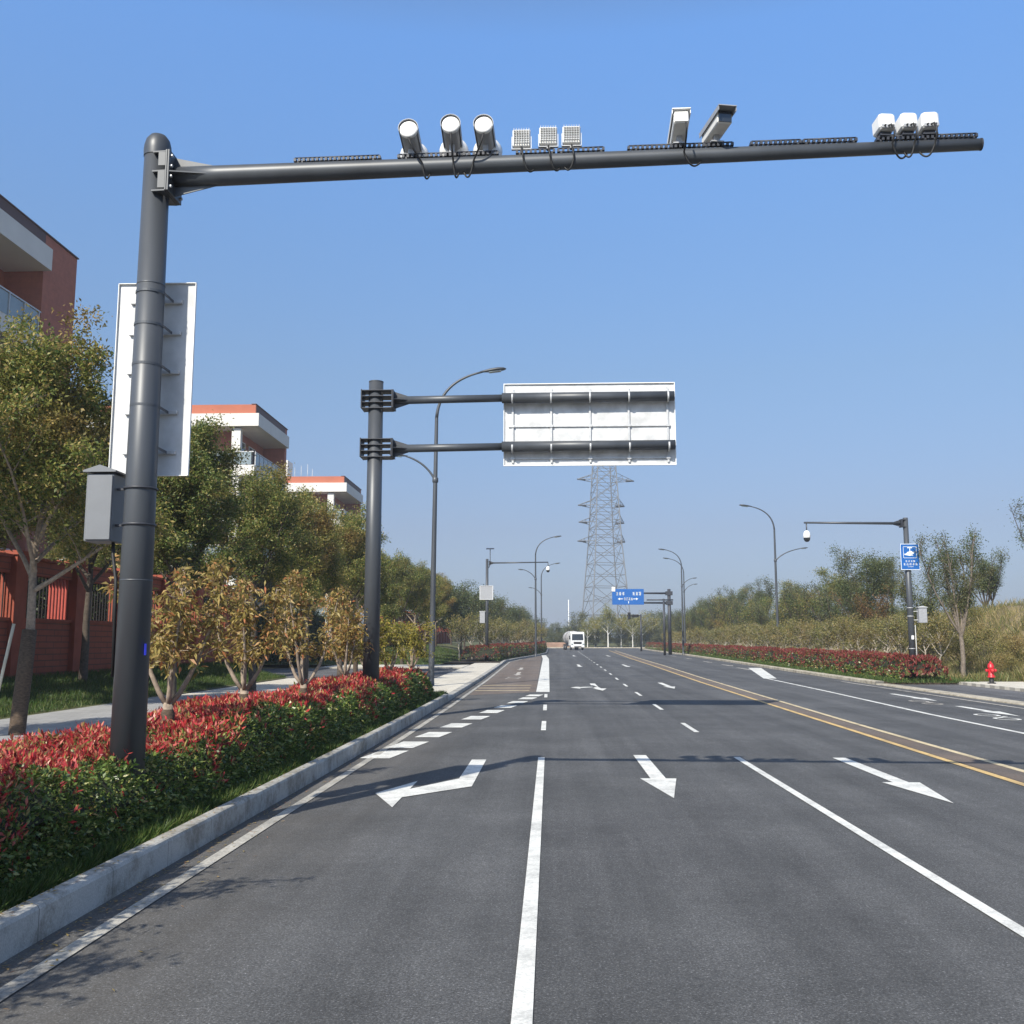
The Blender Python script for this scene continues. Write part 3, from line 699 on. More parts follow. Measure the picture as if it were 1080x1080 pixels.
for k in range(5):
    x = .20 + k * .885
    p = MB().box((x, -.004, .93), (.045, .024, 1.74)).build('upright', M['galv'], sb)
    for z in (.385, 1.53): MB().lathe([(.119, -.02), (.125, -.02), (.125, .02), (.119, .02)], (x, -.16, z + (x * .004)), 20, (1, 0, 0)).build('clamp', M['galv'], p)
    for z in (.16, .91, 1.70): MB().box((x, -.026, z), (.09, .018, .05)).build('rail_clip', M['galv'], p)

# ---------------------------------------------------------------- street lamps
def lamp_head(parent, p, d, s=1.0):
    """flat tapered lantern at p pointing along d"""
    d = Vector(d).normalized(); sd = d.cross(Vector((0, 0, 1))).normalized(); up = sd.cross(d)
    sec = [(-.08, .035, .035), (.05, .06, .05), (.25, .13, .075), (.50, .155, .08), (.68, .11, .055), (.75, .03, .02)]
    vs = []; n = 12
    for t, w, h in sec:
        for k in range(n):
            a = 2 * math.pi * k / n; z = math.sin(a) * h; z = z if z > 0 else z * .45
            vs.append(Vector(p) + d * t * s + sd * math.cos(a) * w * s + up * z * s)
    m = len(sec)
    mb = MB().add(vs, [(i * n + k, i * n + (k + 1) % n, (i + 1) * n + (k + 1) % n, (i + 1) * n + k) for i in range(m - 1) for k in range(n)], True)
    mb.f += [tuple(range(n - 1, -1, -1)), tuple((m - 1) * n + k for k in range(n))]; mb.smooth += [False, False]
    h = mb.build('lantern', M['pole'], parent)
    c = [Vector(p) + d * t * s + sd * w * s * sg_ - up * .037 * s for t, w, sg_ in ((.2, .09, -1), (.2, .09, 1), (.58, .10, 1), (.58, .10, -1))]
    MB().poly(c, .02, up * -1).build('glass', M['rail_glass'], h)
def street_lamp(x, y, label, flip=1, lean=0.0, low=1.15):
    o = thing('street_lamp', label, 'street lamp', (x, y, g(y) + .08), 0, 'double armed street lamps')
    H = 10.2
    MB().lathe([(.16, 0), (.16, .02), (.13, .03), (.115, .3), (.10, 3.5), (.082, 7.6), (.066, H)], n=20).build('pole', M['pole'], o)
    MB().box((0, -.115, .75), (.11, .02, .34), bev=.004).build('hatch', M['pole'], o)
    pts = bent((0, 0, H), (flip * .08, 0, H + 1.45), (flip * 1.75, 0, H + 1.82), 14)
    MB().tube(pts, [.064 - .026 * i / 14 for i in range(15)], 14).build('arm', M['pole'], o)
    lamp_head(o, pts[-1], (flip, 0, .13), 1.22)
    pts = bent((0, 0, 7.75), (-flip * .3 * low, 0, 8.45), (-flip * low, 0, 8.70), 10)
    MB().tube(pts, [.045 - .012 * i / 10 for i in range(11)], 12).build('lower_arm', M['pole'], o)
    lamp_head(o, pts[-1], (-flip, 0, .10), .85)
    MB().lathe([(.10, 7.68), (.115, 7.70), (.115, 7.85), (.095, 7.87)], n=18).build('collar', M['pole'], o)
    o.rotation_euler.y = lean
    return o
street_lamp(-4.42, 37.0, 'nearest tall street lamp on the left, just right of the thick sign gantry post', 1, R(.6))
street_lamp(-1.42, 100.0, 'taller of the two street lamps above the far left hedge', 1)
street_lamp(-1.15, 136.0, 'farther street lamp on the left, seen just right of the dome camera pole arm', 1)
street_lamp(17.5, 77.0, 'nearest street lamp on the right, standing behind the red hedge', -1, 0, 1.9)
street_lamp(15.3, 115.0, 'farther street lamp on the right, beside the far blue sign gantry', -1)
street_lamp(17.3, 128.0, 'last street lamp on the right, partly behind its neighbour', -1)

# ---------------------------------------------------------------- dome camera poles
def dome(x, y, z, label):
    o = thing('dome_camera', label, 'camera', (x, y, z), 0, 'dome cameras hanging from pole arms')
    MB().tube([(0, 0, 0), (0, 0, -.34)], .028, 10).build('drop_pipe', M['pole'], o)
    MB().lathe([(.04, -.30), (.09, -.33), (.135, -.40), (.15, -.50), (.15, -.60), (.14, -.62), (0, -.62)], n=20).build('housing', M['white_metal'], o)
    MB().lathe([(.138, -.62), (.132, -.68), (.10, -.75), (.05, -.785), (0, -.79)], n=20).build('dome', M['glass_dark'], o)
def camera_pole(x, y, H, L, side, zarm, label):
    o = thing('camera_pole', label, 'pole', (x, y, g(y) + .12)); H -= g(y) + .12; zarm -= g(y) + .12
    MB().tube([(0, 0, 0), (0, 0, H)], [.135, .105], 20).build('pole', M['pole'], o)
    MB().lathe([(.105, H), (.10, H + .03), (0, H + .045)], n=20).build('pole_cap', M['pole'], o)
    f = MB().box((side * .17, 0, zarm), (.03, .30, .34)).box((side * .21, 0, zarm), (.03, .30, .34))
    for dz in (-.15, .15): f.poly([(0, -.12, zarm + dz), (side * .18, -.14, zarm + dz), (side * .18, .14, zarm + dz), (0, .12, zarm + dz)], .014)
    f.poly([(side * .22, -.008, zarm + .15), (side * .55, -.008, zarm + .05), (side * .55, -.008, zarm - .05), (side * .22, -.008, zarm - .15)], .016, (0, 1, 0))
    f.build('flange', M['pole_dark'], o)
    MB().tube([(side * .2, 0, zarm), (side * L, 0, zarm + .05)], [.062, .04], 14).build('arm', M['pole'], o)
    return o
cp = camera_pole(15.16, 42.3, 7.04, 4.28, -1, 6.83, 'dark grey pole on the right beside the blue sign, with an arm reaching left')
MB().box((.0, -.125, 1.78), (.10, .03, .16)).build('number_plate', M['white_metal'], cp)
for z in (3.0, 2.65, 1.3): MB().lathe([(.13, z), (.134, z), (.134, z + .03), (.13, z + .03)], n=16).build('band', M['galv'], cp)
MB().tube([(.17, -.02, 2.3), (.165, -.02, .05)], .018, 8).build('conduit', M['galv'], cp)
dome(10.98, 42.3, 6.84, 'white dome camera hanging from the arm over the right carriageway')
cp = camera_pole(-4.95, 78.0, 8.39, 4.85, 1, 8.10, 'slim grey pole rising from the far left red hedge with an arm reaching right')
MB().tube([(.12, 0, 7.3), (.24, 0, 7.55), (.24, 0, 9.15 - g(78))], .03, 8).box((.24, 0, 9.12 - g(78)), (.62, .40, .04), rx=.25).build('solar_panel', M['pole_dark'], cp)
dome(-.12, 78.0, 8.13, 'white dome camera hanging from the arm above the far left hedge')
o = thing('notice_board', 'pale framed board strapped to the slim pole in the far left hedge', 'sign', (-4.99, 77.86, 5.22))
MB().box((0, 0, .52), (1.08, .03, 1.08), bev=.008).build('panel', M['grey_body'], o)
mb = MB()
for s in (-1, 1): mb.box((s * .50, -.025, .52), (.08, .02, 1.12)); mb.box((0, -.028, .52 + s * .53), (.92, .02, .05))
mb.build('frame', M['galv'], o)
o = thing('equipment_box', 'pale equipment box low on the slim pole in the far left hedge', 'cabinet', (-5.30, 77.95, 3.35))
MB().box((0, 0, .45), (.42, .3, .9), bev=.02).build('box', M['grey_body'], o)
MB().box((0, 0, .92), (.48, .36, .05), bev=.01).build('lid', M['galv'], o)
# blue camera sign on the right pole
o = thing('camera_sign', 'blue rectangular sign with a white camera picture on the right hand pole', 'sign', (15.21, 42.13, 4.83))
MB().box((0, 0, .555), (.80, .03, 1.11), bev=.008).build('panel', M['sign_blue'], o)
mb = MB(); y_ = -.0185
for s in (-1, 1): mb.box((s * .385, y_, .555), (.02, .006, 1.07)); mb.box((0, y_, .555 + s * .54), (.79, .006, .02))
for s in (-1, 1): mb.box((s * .27, y_, .75), (.014, .005, .48))
for z in (.51, .985): mb.box((0, y_, z), (.54, .005, .014))
mb.build('border', M['sign_white'], o)
mb = MB()
mb.box((0, y_, .94), (.20, .006, .035)).box((0, y_, .86), (.028, .006, .14))
mb.poly([(-.16, y_ - .004, .69), (.0, y_ - .004, .66), (.17, y_ - .004, .70), (.18, y_ - .004, .76), (.05, y_ - .004, .80), (-.10, y_ - .004, .76)], .006, (0, 1, 0))
mb.poly([(-.24, y_ - .004, .64), (-.02, y_ - .004, .60), (.14, y_ - .004, .62), (.10, y_ - .004, .65), (-.10, y_ - .004, .68), (-.22, y_ - .004, .69)], .006, (0, 1, 0))
mb.build('camera_picture', M['sign_white'], o)
def strokes(mb, x0, x1, z0, z1, y, n, rnd, w=.011):
    """rows of small brush strokes: the writing in the photo is too small to read"""
    cw = (x1 - x0) / n
    for i in range(n):
        cx = x0 + (i + .5) * cw; h = z1 - z0; ww = cw * .78
        for k in range(3): mb.box((cx + rnd.uniform(-.05, .05) * ww, y, z0 + h * (.15 + .35 * k)), (ww * rnd.uniform(.55, 1), .004, w))
        for k in range(2): mb.box((cx + ww * rnd.uniform(-.35, .35), y, z0 + h * .5), (w, .004, h * rnd.uniform(.6, 1)))
mb = MB(); rn = random.Random(3)
strokes(mb, -.21, .21, .33, .41, y_, 4, rn); strokes(mb, -.31, .31, .19, .29, y_, 5, rn); strokes(mb, -.12, .12, .12, .15, y_, 4, rn, .006)
mb.build('lettering', M['sign_white'], o)
o = thing('control_cabinet', 'small grey cabinet clamped to the right side of the pole beside the blue sign', 'cabinet', (15.62, 42.25, 2.60))
MB().box((0, .0, .33), (.34, .26, .62), bev=.006).build('box', M['grey_body'], o)
MB().poly([(-.2, -.17, .65), (.2, -.17, .65), (.2, -.17, .67), (0, -.17, .72), (-.2, -.17, .67)], .34, (0, 1, 0)).build('roof', M['galv'], o)
for z in (.14, .5): MB().box((-.25, .03, z), (.2, .03, .03)).build('clamp', M['galv'], o)

# hydrant
hy = thing('fire_hydrant', 'red fire hydrant with a dark foot on the pale footway near the right edge', 'hydrant', (17.0, 39.2, g(39) + .13))
MB().lathe([(.15, 0), (.15, .04), (.085, .05), (.085, .26), (.10, .27)], n=20).build('foot', M['black'], hy)
MB().lathe([(.14, .24), (.14, .28), (.11, .30), (.105, .58), (.125, .60), (.125, .63), (.12, .64), (.11, .72), (.07, .78), (.035, .80), (.03, .85), (0, .855)], n=24).build('barrel', M['red_paint'], hy)
for d, r in (((1, 0, 0), .05), ((-1, 0, 0), .05), ((0, -1, 0), .065)):
    MB().lathe([(r, .08), (r, .15), (r * 1.25, .155), (r * 1.25, .19), (r * .5, .20), (r * .4, .22), (0, .22)], (0, 0, .50), 16, d).build('outlet', M['red_paint'], hy)

# ---------------------------------------------------------------- far overhead sign, signals
o = thing('sign_gantry', 'far dark gantry post with two arms reaching left to the blue sign', 'gantry', (13.2, 110, g(110) + .1)); z0 = g(110) + .1
MB().tube([(0, 0, 0), (0, 0, 7.75 - z0)], [.20, .18], 16).build('pole', M['pole_dark'], o)
for z in (7.28, 6.22):
    a = MB().tube([(0, 0, z - z0), (-6.2, 0, z - z0 + .04)], [.11, .08], 12).build('arm', M['pole_dark'], o)
    MB().box((0, 0, z - z0), (.75, .5, .42)).build('flange', M['pole_dark'], a)
o = thing('direction_sign', 'blue overhead direction sign with white writing hung over the far road', 'road sign', (8.66, 109.82, 6.02))
MB().box((0, 0, .87), (3.5, .05, 1.74), bev=.01).build('panel', M['sign_blue'], o)
mb = MB(); y_ = -.032
strokes(mb, -1.35, -.35, 1.02, 1.42, y_, 3, rn, .06); strokes(mb, .45, 1.5, 1.02, 1.42, y_, 3, rn, .06); strokes(mb, -.5, .55, .48, .80, y_, 4, rn, .045)
mb.build('lettering', M['sign_white'], o)
mb = MB()
for s in (-1, 1): mb.box((s * .75, y_, .64), (.34, .006, .07)); mb.poly([(s * 1.12, y_ - .003, .64), (s * .90, y_ - .003, .77), (s * .90, y_ - .003, .51)], .006, (0, 1, 0))
mb.box((.05, y_, .27), (.07, .006, .24))
mb.build('arrows', M['sign_white'], o)
MB().box((-1.6, -.04, 1.72), (.38, .05, .5)).build('corner_panel', M['white_metal'], o)
o = thing('signal_pole', 'thinner dark T shaped pole standing left of the far gantry post', 'pole', (12.15, 106, g(106) + .1)); z0 = g(106) + .1
MB().tube([(0, 0, 0), (0, 0, 6.5 - z0)], [.13, .11], 12).build('pole', M['pole_dark'], o)
MB().tube([(-1.8, 0, 6.38 - z0), (1.0, 0, 6.38 - z0)], .07, 10).build('arm', M['pole_dark'], o)
o = thing('traffic_signal', 'dark traffic signal on an arm under the far blue sign', 'traffic light', (13.7, 150, g(150))); z0 = g(150)
MB().tube([(0, 0, 0), (0, 0, 6.15 - z0)], [.14, .11], 12).build('pole', M['pole_dark'], o)
MB().tube([(0, 0, 5.95 - z0), (-2.1, 0, 5.95 - z0)], .06, 10).build('arm', M['pole_dark'], o)
for x, w, h in ((-1.75, .42, 1.05), (-.85, 1.1, .42)):
    hd = MB().box((x, -.15, 5.9 - z0), (w, .28, h), bev=.03).build('signal_head', M['black'], o)
    for k in (-1, 0, 1):
        MB().lathe([(.12, 0), (.14, .02), (.14, .10), (.12, .10)], (x + (k * .34 if w > h else 0), -.29, 5.9 - z0 + (k * .32 if h > w else 0)), 12, (0, -1, 0)).build('visor', M['pole_dark'], hd)

# ---------------------------------------------------------------- truck
tr = thing('truck', 'white cab-over truck with a grey body driving toward the viewer far down the road', 'truck', (4.55, 164, g(164)), R(11))
mb = MB(); hw = 1.14
prof = [(0, .75), (-.04, 1.5), (.10, 2.75), (.45, 2.98), (1.75, 2.98), (1.75, .75)]
mb.poly([(-hw, y, z) for y, z in prof], hw * 2, (1, 0, 0)).build('cab', M['truck_white'], tr)
MB().poly([(-.97, -.035, 1.62), (.97, -.035, 1.62), (.90, .075, 2.62), (-.90, .075, 2.62)], .03, (0, -1, 0)).build('windscreen', M['glass_dark'], tr)
MB().poly([(-.62, -.055, 1.02), (.62, -.055, 1.02), (.68, -.055, 1.34), (-.68, -.055, 1.34)], .03, (0, -1, 0)).build('grille', M['black'], tr)
MB().box((0, -.06, .62), (2.28, .22, .36), bev=.04).build('bumper', M['truck_white'], tr)
MB().box((0, -.18, .56), (1.2, .02, .14)).build('bumper_intake', M['black'], tr)
for s in (-1, 1):
    MB().box((s * .93, -.07, .93), (.30, .05, .20), bev=.02).build('headlight', M['rail_glass'], tr)
    m_ = MB().box((s * 1.34, .05, 2.1), (.16, .10, .48), bev=.02).build('mirror', M['black'], tr)
    MB().tube([(s * 1.12, .25, 2.5), (s * 1.34, .08, 2.42)], .02, 6).build('mirror_arm', M['black'], m_)
    d_ = MB().box((s * 1.145, .85, 1.6), (.02, 1.15, 1.6), bev=.005).build('door', M['truck_white'], tr)
    MB().box((s * 1.158, .85, 2.05), (.012, .90, .62)).build('door_window', M['glass_dark'], d_)
    for yy in (.75, 4.6, 5.9):
        w_ = MB().lathe([(.0, -.13), (.30, -.13), (.47, -.11), (.50, -.06), (.50, .06), (.47, .11), (.30, .13), (0, .13)], (s * .98, yy, .50), 24, (1, 0, 0)).build('wheel', M['black'], tr)
        MB().lathe([(0, .14), (.20, .14), (.27, .11), (.27, .135)], (s * .98, yy, .50), 20, (s, 0, 0)).build('rim', M['grey_body'], w_)
MB().box((0, 3.9, .82), (.9, 6.2, .22)).build('chassis', M['black'], tr)
mb = MB().lathe([(0, 0), (.9, 0), (1.10, .08), (1.14, .3), (1.14, 4.5), (1.08, 4.75), (0, 4.8)], (0, 2.0, 2.0), 28, (0, 1, 0)).build('tank', M['truck_grey'], tr)
for yy in (3.0, 5.4): MB().lathe([(1.145, 0), (1.165, .0), (1.165, .06), (1.145, .06)], (0, yy, 2.0), 28, (0, 1, 0)).build('band', M['truck_white'], mb)
for s in (-1, 1): MB().box((s * 1.05, 2.9, .85), (.12, 1.5, .45), bev=.03).build('side_guard', M['pole_dark'], tr)

# ---------------------------------------------------------------- lattice tower
py = thing('lattice_tower', 'tall grey steel lattice power pylon rising behind the sign at the end of the road', 'pylon', (16.9, 300, .8), R(14))
def lev(z):     # half width
    return float(np.interp(z, [0, 18, 31, 56], [6.4, 5.1, 4.1, 2.8]))
zs = [0, 9.5, 18, 25, 31, 36, 40.5, 45, 49.5, 54, 57.5]
mb = MB(); lg = MB(); r1, r2 = .17, .085
corner = lambda z, k: Vector(((-1, 1, 1, -1)[k] * lev(z), (-1, -1, 1, 1)[k] * lev(z), z))
for a, b in zip(zs, zs[1:]):
    for k in range(4):
        l = (k + 1) % 4
        mb.tube([corner(a, k), corner(b, l)], r2, 4, False); mb.tube([corner(a, l), corner(b, k)], r2, 4, False)
        mb.tube([corner(b, k), corner(b, l)], r2, 4, False)
        m1 = (corner(a, k) + corner(b, l)) / 2; mb.tube([(corner(a, k) + corner(b, k)) / 2, m1], r2 * .8, 4, False); mb.tube([(corner(a, l) + corner(b, l)) / 2, m1], r2 * .8, 4, False)
        if a < 12: mb.tube([(corner(a, k) + corner(b, k)) / 2, (corner(a, k) * .25 + corner(b, l) * .75)], r2 * .8, 4, False)

for k in range(4): MB().tube([corner(z, k) for z in zs], r1, 6, False).build('leg', M['pylon'], py)
mb.build('bracing', M['pylon'], py)
for zc, ll, lr in ((50.6, 8.6, 9.6), (42.6, 8.4, 6.4), (37.4, 8.2, 6.2), (31.6, 8.6, 6.4)):
    for s, L_ in ((-1, ll), (1, lr)):
        w = lev(zc); tip = Vector((s * L_, 0, zc + .2)); mb = MB()
        for yy in (-w, w):
            mb.tube([(s * w, yy, zc), tip], .10, 4, False); mb.tube([(s * w, yy, zc + 2.0), tip], .10, 4, False)
        for t in (.33, .66):
            p = [Vector((s * w, yy, zz)).lerp(tip, t) for yy, zz in ((-w, zc), (w, zc), (w, zc + 2), (-w, zc + 2))]
            for i in range(4): mb.tube([p[i], p[(i + 1) % 4]], .07, 4, False)
        c_ = mb.build('crossarm', M['pylon'], py)
        MB().tube([tip + Vector((s * -2.6, 0, -.1)), tip, ], [.34, .20], 8).build('insulator', M['pole_dark'], c_)

# ---------------------------------------------------------------- school buildings
def school(y0, y1, fin, label):
    o = thing('school_building', label, 'building', (-25, y0, 0), 0, 'red school blocks behind the wall')
    D = y1 - y0; X0 = -45; e = 0.02
    MB().box((X0 / 2 - 1.0, D / 2 + .4, 10.4), (-X0 - 2.0, D - 2.6, 20.8)).build('body', M['red_render'], o)
    MB().box((-1.5 - e, D - fin / 2, 11), (3.0, fin, 22.0)).build('end_wall', M['red_render'], o)
    pr_ = MB().box((X0 / 2, .15, 21.6), (-X0, .3, .84)).box((X0 / 2, D - .15 - .003, 21.6), (-X0 - 6, .3, .82)).build('parapet', M['orange_render'], o)
    MB().box((-.15, (D - fin) / 2 + .15, 21.6), (.30, D - fin - .3, .84)).box((-.15, D / 2, 22.05), (.42, D + .1, .06)).build('coping', M['dark_cap'], pr_)
    MB().box((X0 / 2, .15 + D / 2, 21.2), (-X0 - .6, D - .6, .2)).build('roof', M['white_render'], o)
    MB().box((X0 / 2 + .20, (D - fin) / 2 - .2, 20.62), (-X0 + .4, D - fin + .4 - .02, 1.10)).build('fascia', M['white_render'], o)
    for k in range(4, -1, -1):
        zf = k * 3.95 + .6
        if k:
            b = MB().box((X0 / 2 + .05, (D - fin) / 2 - .1, zf - .1), (-X0 + .1, D - fin + .2 - .03, .9)).build('balcony', M['white_render'], o)
            mb = MB(); mb.box((.02, (D - fin) / 2, zf + .92), (.03, D - fin - .4, 1.05)).box((X0 / 2, -.12, zf + .92), (-X0 - .4, .03, 1.05)).build('balustrade', M['rail_glass'], b)
            mb = MB()
            nn = int((D - fin) / 1.3)
            for i in range(nn + 1): mb.box((.05, .2 + i * (D - fin - .5) / nn, zf + .95), (.06, .06, 1.18))
            mb.box((.05, (D - fin) / 2, zf + 1.5), (.07, D - fin - .3, .07)); mb.box((X0 / 2, -.12, zf + 1.5), (-X0, .07, .07)).build('handrail', M['galv'], b)
        if k >= 2:
            for i in range(max(1, int((D - fin - 2) / 3.2))):
                w = MB().box((-1.99, 2.6 + i * 3.1, zf + 1.95), (.08, 1.9, 1.9)).build('window', M['window'], o)
                mb = MB()
                for yy in (-.95, 0, .95): mb.box((-1.94, 2.6 + i * 3.1 + yy, zf + 1.95), (.06, .07, 1.96))
                for zz in (-.96, .96): mb.box((-1.94, 2.6 + i * 3.1, zf + 1.95 + zz), (.055, 1.9, .07))
                mb.build('frame', M['white_metal'], w)
            for i in range(5):
                w = MB().box((-5.5 - i * 3.6, 1.66, zf + 1.95), (2.2, .10, 1.9)).build('window', M['window'], o)
                mb = MB()
                for xx in (-1.1, 0, 1.1): mb.box((-5.5 - i * 3.6 + xx, 1.60, zf + 1.95), (.07, .06, 1.96))
                mb.build('frame', M['white_metal'], w)
    for x in (-1.6, -6.2, -10.8, -15.4):
        MB().box((x, .25, 9.98), (.75, .55, 19.95)).build('column', M['white_render'], o)
    return o
school(41.0 - 10, 49.3, 3.3, 'nearest red school block with a grey white fascia, cut by the left edge')
b2 = school(81.4, 91.6, .7, 'middle school block with an orange parapet and white fascia, left of the thick sign post')
b3 = school(117.9, 128.9, .7, 'farthest school block with orange parapet, just left of the sign gantry post')
o = thing('roof_plant', 'white rooftop plant room with thin masts on the far school block', 'rooftop unit', (-35, 119.8, 22.0))
MB().box((1.2, 0, .9), (3.2, 2.4, 2.6)).build('housing', M['white_render'], o)
mb = MB()
for x in (3.4, 4.2, 5.0, 5.6): mb.tube([(x, 0, -.7), (x, 0, 1.9 - (x % 1))], .03, 6)
mb.build('masts', M['galv'], o)

# ---------------------------------------------------------------- perimeter wall
wl = thing('perimeter_wall', 'red brick perimeter wall with square piers and dark railed openings behind the left trees', 'wall', (-15, 0, 0))
ys0 = 19.85; step = 3.55; k = 0
wy = ys0
pn = MB(); cp_ = MB(); rd = MB(); rr_ = MB()
while wy < 150:
    if not (46 < wy < 84):
        zb = h_left(-15.3, wy + step / 2) - .05 if wy < 46 else h_lawn(-15.3, wy + step / 2) - .1
        wyc = wy + step / 2; L_ = step - .62
        MB().box((0, wy, zb + 1.72), (.62, .62, 3.45)).box((0, wy, zb + 3.50), (.74, .74, .12)).build('pier', M['pier_red'], wl)
        pn.box((0, wyc, zb + .82), (.30, L_, 1.64)).box((0, wyc, zb + 3.16), (.28, L_, .42))
        cp_.box((0, wyc, zb + 1.68), (.42, L_, .08)).box((0, wyc, zb + 3.42), (.40, L_, .08))
        n_ = 15
        for i in range(n_):
            tgt = rr_ if (k == 2 and i >= 9) else rd
            tgt.tube([(0, wy + .4 + i * (L_ - .15) / (n_ - 1), zb + 1.7), (0, wy + .4 + i * (L_ - .15) / (n_ - 1), zb + 2.95)], .022 if tgt is rd else .05, 4, False)
    wy += step; k += 1
pn.build('panel', M['wall_red'], wl); cp_.build('coping', M['pier_red'], wl)
rd.build('railing', M['rail_dark'], wl); rr_.build('red_railing', M['rail_red'], wl)

# tree stake on the left
st = MB().tube([(0, 0, 0), (.28, .10, 1.95)], .028, 8).build('tree_stake', M['bamboo'], None, (-9.75, 17.1, .15))
tag(st, 'pale bamboo stake leaning against the leftmost wrapped tree trunk', 'stake')

# far shed and mast
o = thing('far_shed', 'low dark green roofed shed far away beyond the truck', 'shed', (13, 420, .8))
MB().box((0, 0, 2.8), (20, 9, 5.6)).build('wall', M['white_render'], o)
MB().poly([(-10.5, -5, 5.6), (10.5, -5, 5.6), (10.5, 0, 7.6), (-10.5, 0, 7.6)], .3).poly([(-10.5, 0, 7.6), (10.5, 0, 7.6), (10.5, 5, 5.6), (-10.5, 5, 5.6)], .3).build('roof', M['lf_dark'], o)
o = tag(MB().tube([(0, 0, 0), (0, 0, 19)], [.22, .16], 10).build('white_mast', M['white_metal'], None, (7.8, 410, .8)), 'thin white mast standing above the far shed', 'mast')

# ---------------------------------------------------------------- vegetation
def skeleton(rn, H, th, R_, nmain, r0, vase=False, sub=5, subl=.45):
    """trunk + limbs + twigs as (points, radii) and anchor points with directions"""
    segs = []; anch = []
    lean = Vector((rn.uniform(-.03, .03), rn.uniform(-.03, .03), 1))
    tp = [Vector((0, 0, 0)) + lean * z + Vector((rn.uniform(-.03, .03), rn.uniform(-.03, .03), 0)) * (z > 0) for z in np.linspace(0, th, 5)]
    top = tp[-1]
    if not vase:
        n = 5
        for i in range(1, n + 1): tp.append(top + Vector((rn.uniform(-.12, .12), rn.uniform(-.12, .12), (H - th) * .85 * i / n)))
    segs.append((tp, [r0 * (1 - .80 * i / (len(tp) - 1)) if not vase else r0 * (1 - .22 * i / (len(tp) - 1)) for i in range(len(tp))], 8))
    for m in range(nmain):
        az = m * 2.399 + rn.uniform(-.4, .4)
        if vase:
            s = top * 1.0 - Vector((0, 0, rn.uniform(0, .12 * th))); el = rn.uniform(.95, 1.36); L = (H - th) / math.sin(el) * rn.uniform(.8, 1.02); rr = r0 * .48
        else:
            t = (m + .5) / nmain; s = top + Vector((0, 0, (H - th) * .62 * t)); el = rn.uniform(.45, .85) + t * .3
            L = R_ * rn.uniform(.8, 1.1) * (1.15 - .35 * t) / math.cos(el) * .85; L = min(L, (H - s.z) / math.sin(el)); rr = r0 * (.45 - .2 * t)
        d = Vector((math.cos(az) * math.cos(el), math.sin(az) * math.cos(el), math.sin(el)))
        pts = [s]; n = 6
        for i in range(n):
            d = (d + Vector((rn.uniform(-.12, .12), rn.uniform(-.12, .12), .10 if vase else .05))).normalized()
            pts.append(pts[-1] + d * L / n)
        segs.append((pts, [rr * (1 - .8 * i / n) for i in range(n + 1)], 6))
        for j in range(sub):
            t = rn.uniform(.25, 1.); i = min(n - 1, int(t * n)); p = pts[i].lerp(pts[i + 1], t * n - i)
            dd = (d * .6 + Vector((rn.uniform(-1, 1), rn.uniform(-1, 1), rn.uniform(-.2, .8))).normalized() * (.55 if vase else .95)).normalized()
            if vase: dd = (dd + Vector((0, 0, .5))).normalized()
            l = subl * R_ * rn.uniform(.5, 1.1)
            q = [p]; d2 = dd
            for _ in range(3):
                d2 = (d2 + Vector((rn.uniform(-.15, .15), rn.uniform(-.15, .15), .08))).normalized(); q.append(q[-1] + d2 * l / 3)
            segs.append((q, [rr * .35, rr * .26, rr * .18, rr * .10], 4))
            for u in (1, 2, 3): anch.append((q[u], d2))
            for w in range(3):
                b = q[rn.randint(1, 2)]; d3 = (d2 + Vector((rn.uniform(-1, 1), rn.uniform(-1, 1), rn.uniform(-.3, .7))) * .8).normalized()
                e = b + d3 * l * .5; segs.append(([b, e], [rr * .14, rr * .06], 3)); anch.append((b.lerp(e, .5), d3)); anch.append((e, d3))
        anch.append((pts[-1], d)); anch.append((pts[-2], d))
    return segs, anch
def tree(name, seed, H, th, R_, nmain, r0, label, cat, loc, leafmat, bark, nleaf, lsz, spread, group=None, vase=False, sub=5, subl=.45, droop=.1, wrap=0, aspect=.45):
    rn = random.Random(seed); rg = np.random.default_rng(seed)
    segs, anch = skeleton(rn, H, th, R_, nmain, r0, vase, sub, subl)
    o = thing(name, label, cat, loc, 0, group)
    mb = MB()
    for p, r, n in segs: mb.tube(p, r, n, False)
    mb.build('trunk', bark, o)
    if wrap:
        p, r, n = segs[0]; MB().lathe([(r0 * 1.25, 0), (r0 * 1.22, wrap * .5), (r0 * 1.12, wrap), (r0 * .9, wrap + .01)], (0, 0, 0), 12).build('trunk_wrap', M['wrap'], o)
    A = np.array([tuple(a) for a, _ in anch]); D = np.array([tuple(d) for _, d in anch])
    wgt = rg.uniform(.1, 1., len(A)) ** 2; wgt /= wgt.sum()
    idx = rg.choice(len(A), nleaf, p=wgt)
    C = A[idx] + rg.normal(size=(nleaf, 3)) * spread * np.array([1, 1, .8])
    Dr = nrm(D[idx] * .5 + rg.normal(size=(nleaf, 3)) * .7 + np.array([0, 0, -droop]))
    sz = lsz * rg.uniform(.6, 1.25, nleaf)
    leaves('crown', rg, C, Dr, sz, sz * aspect, leafmat, o, droop)
    return o

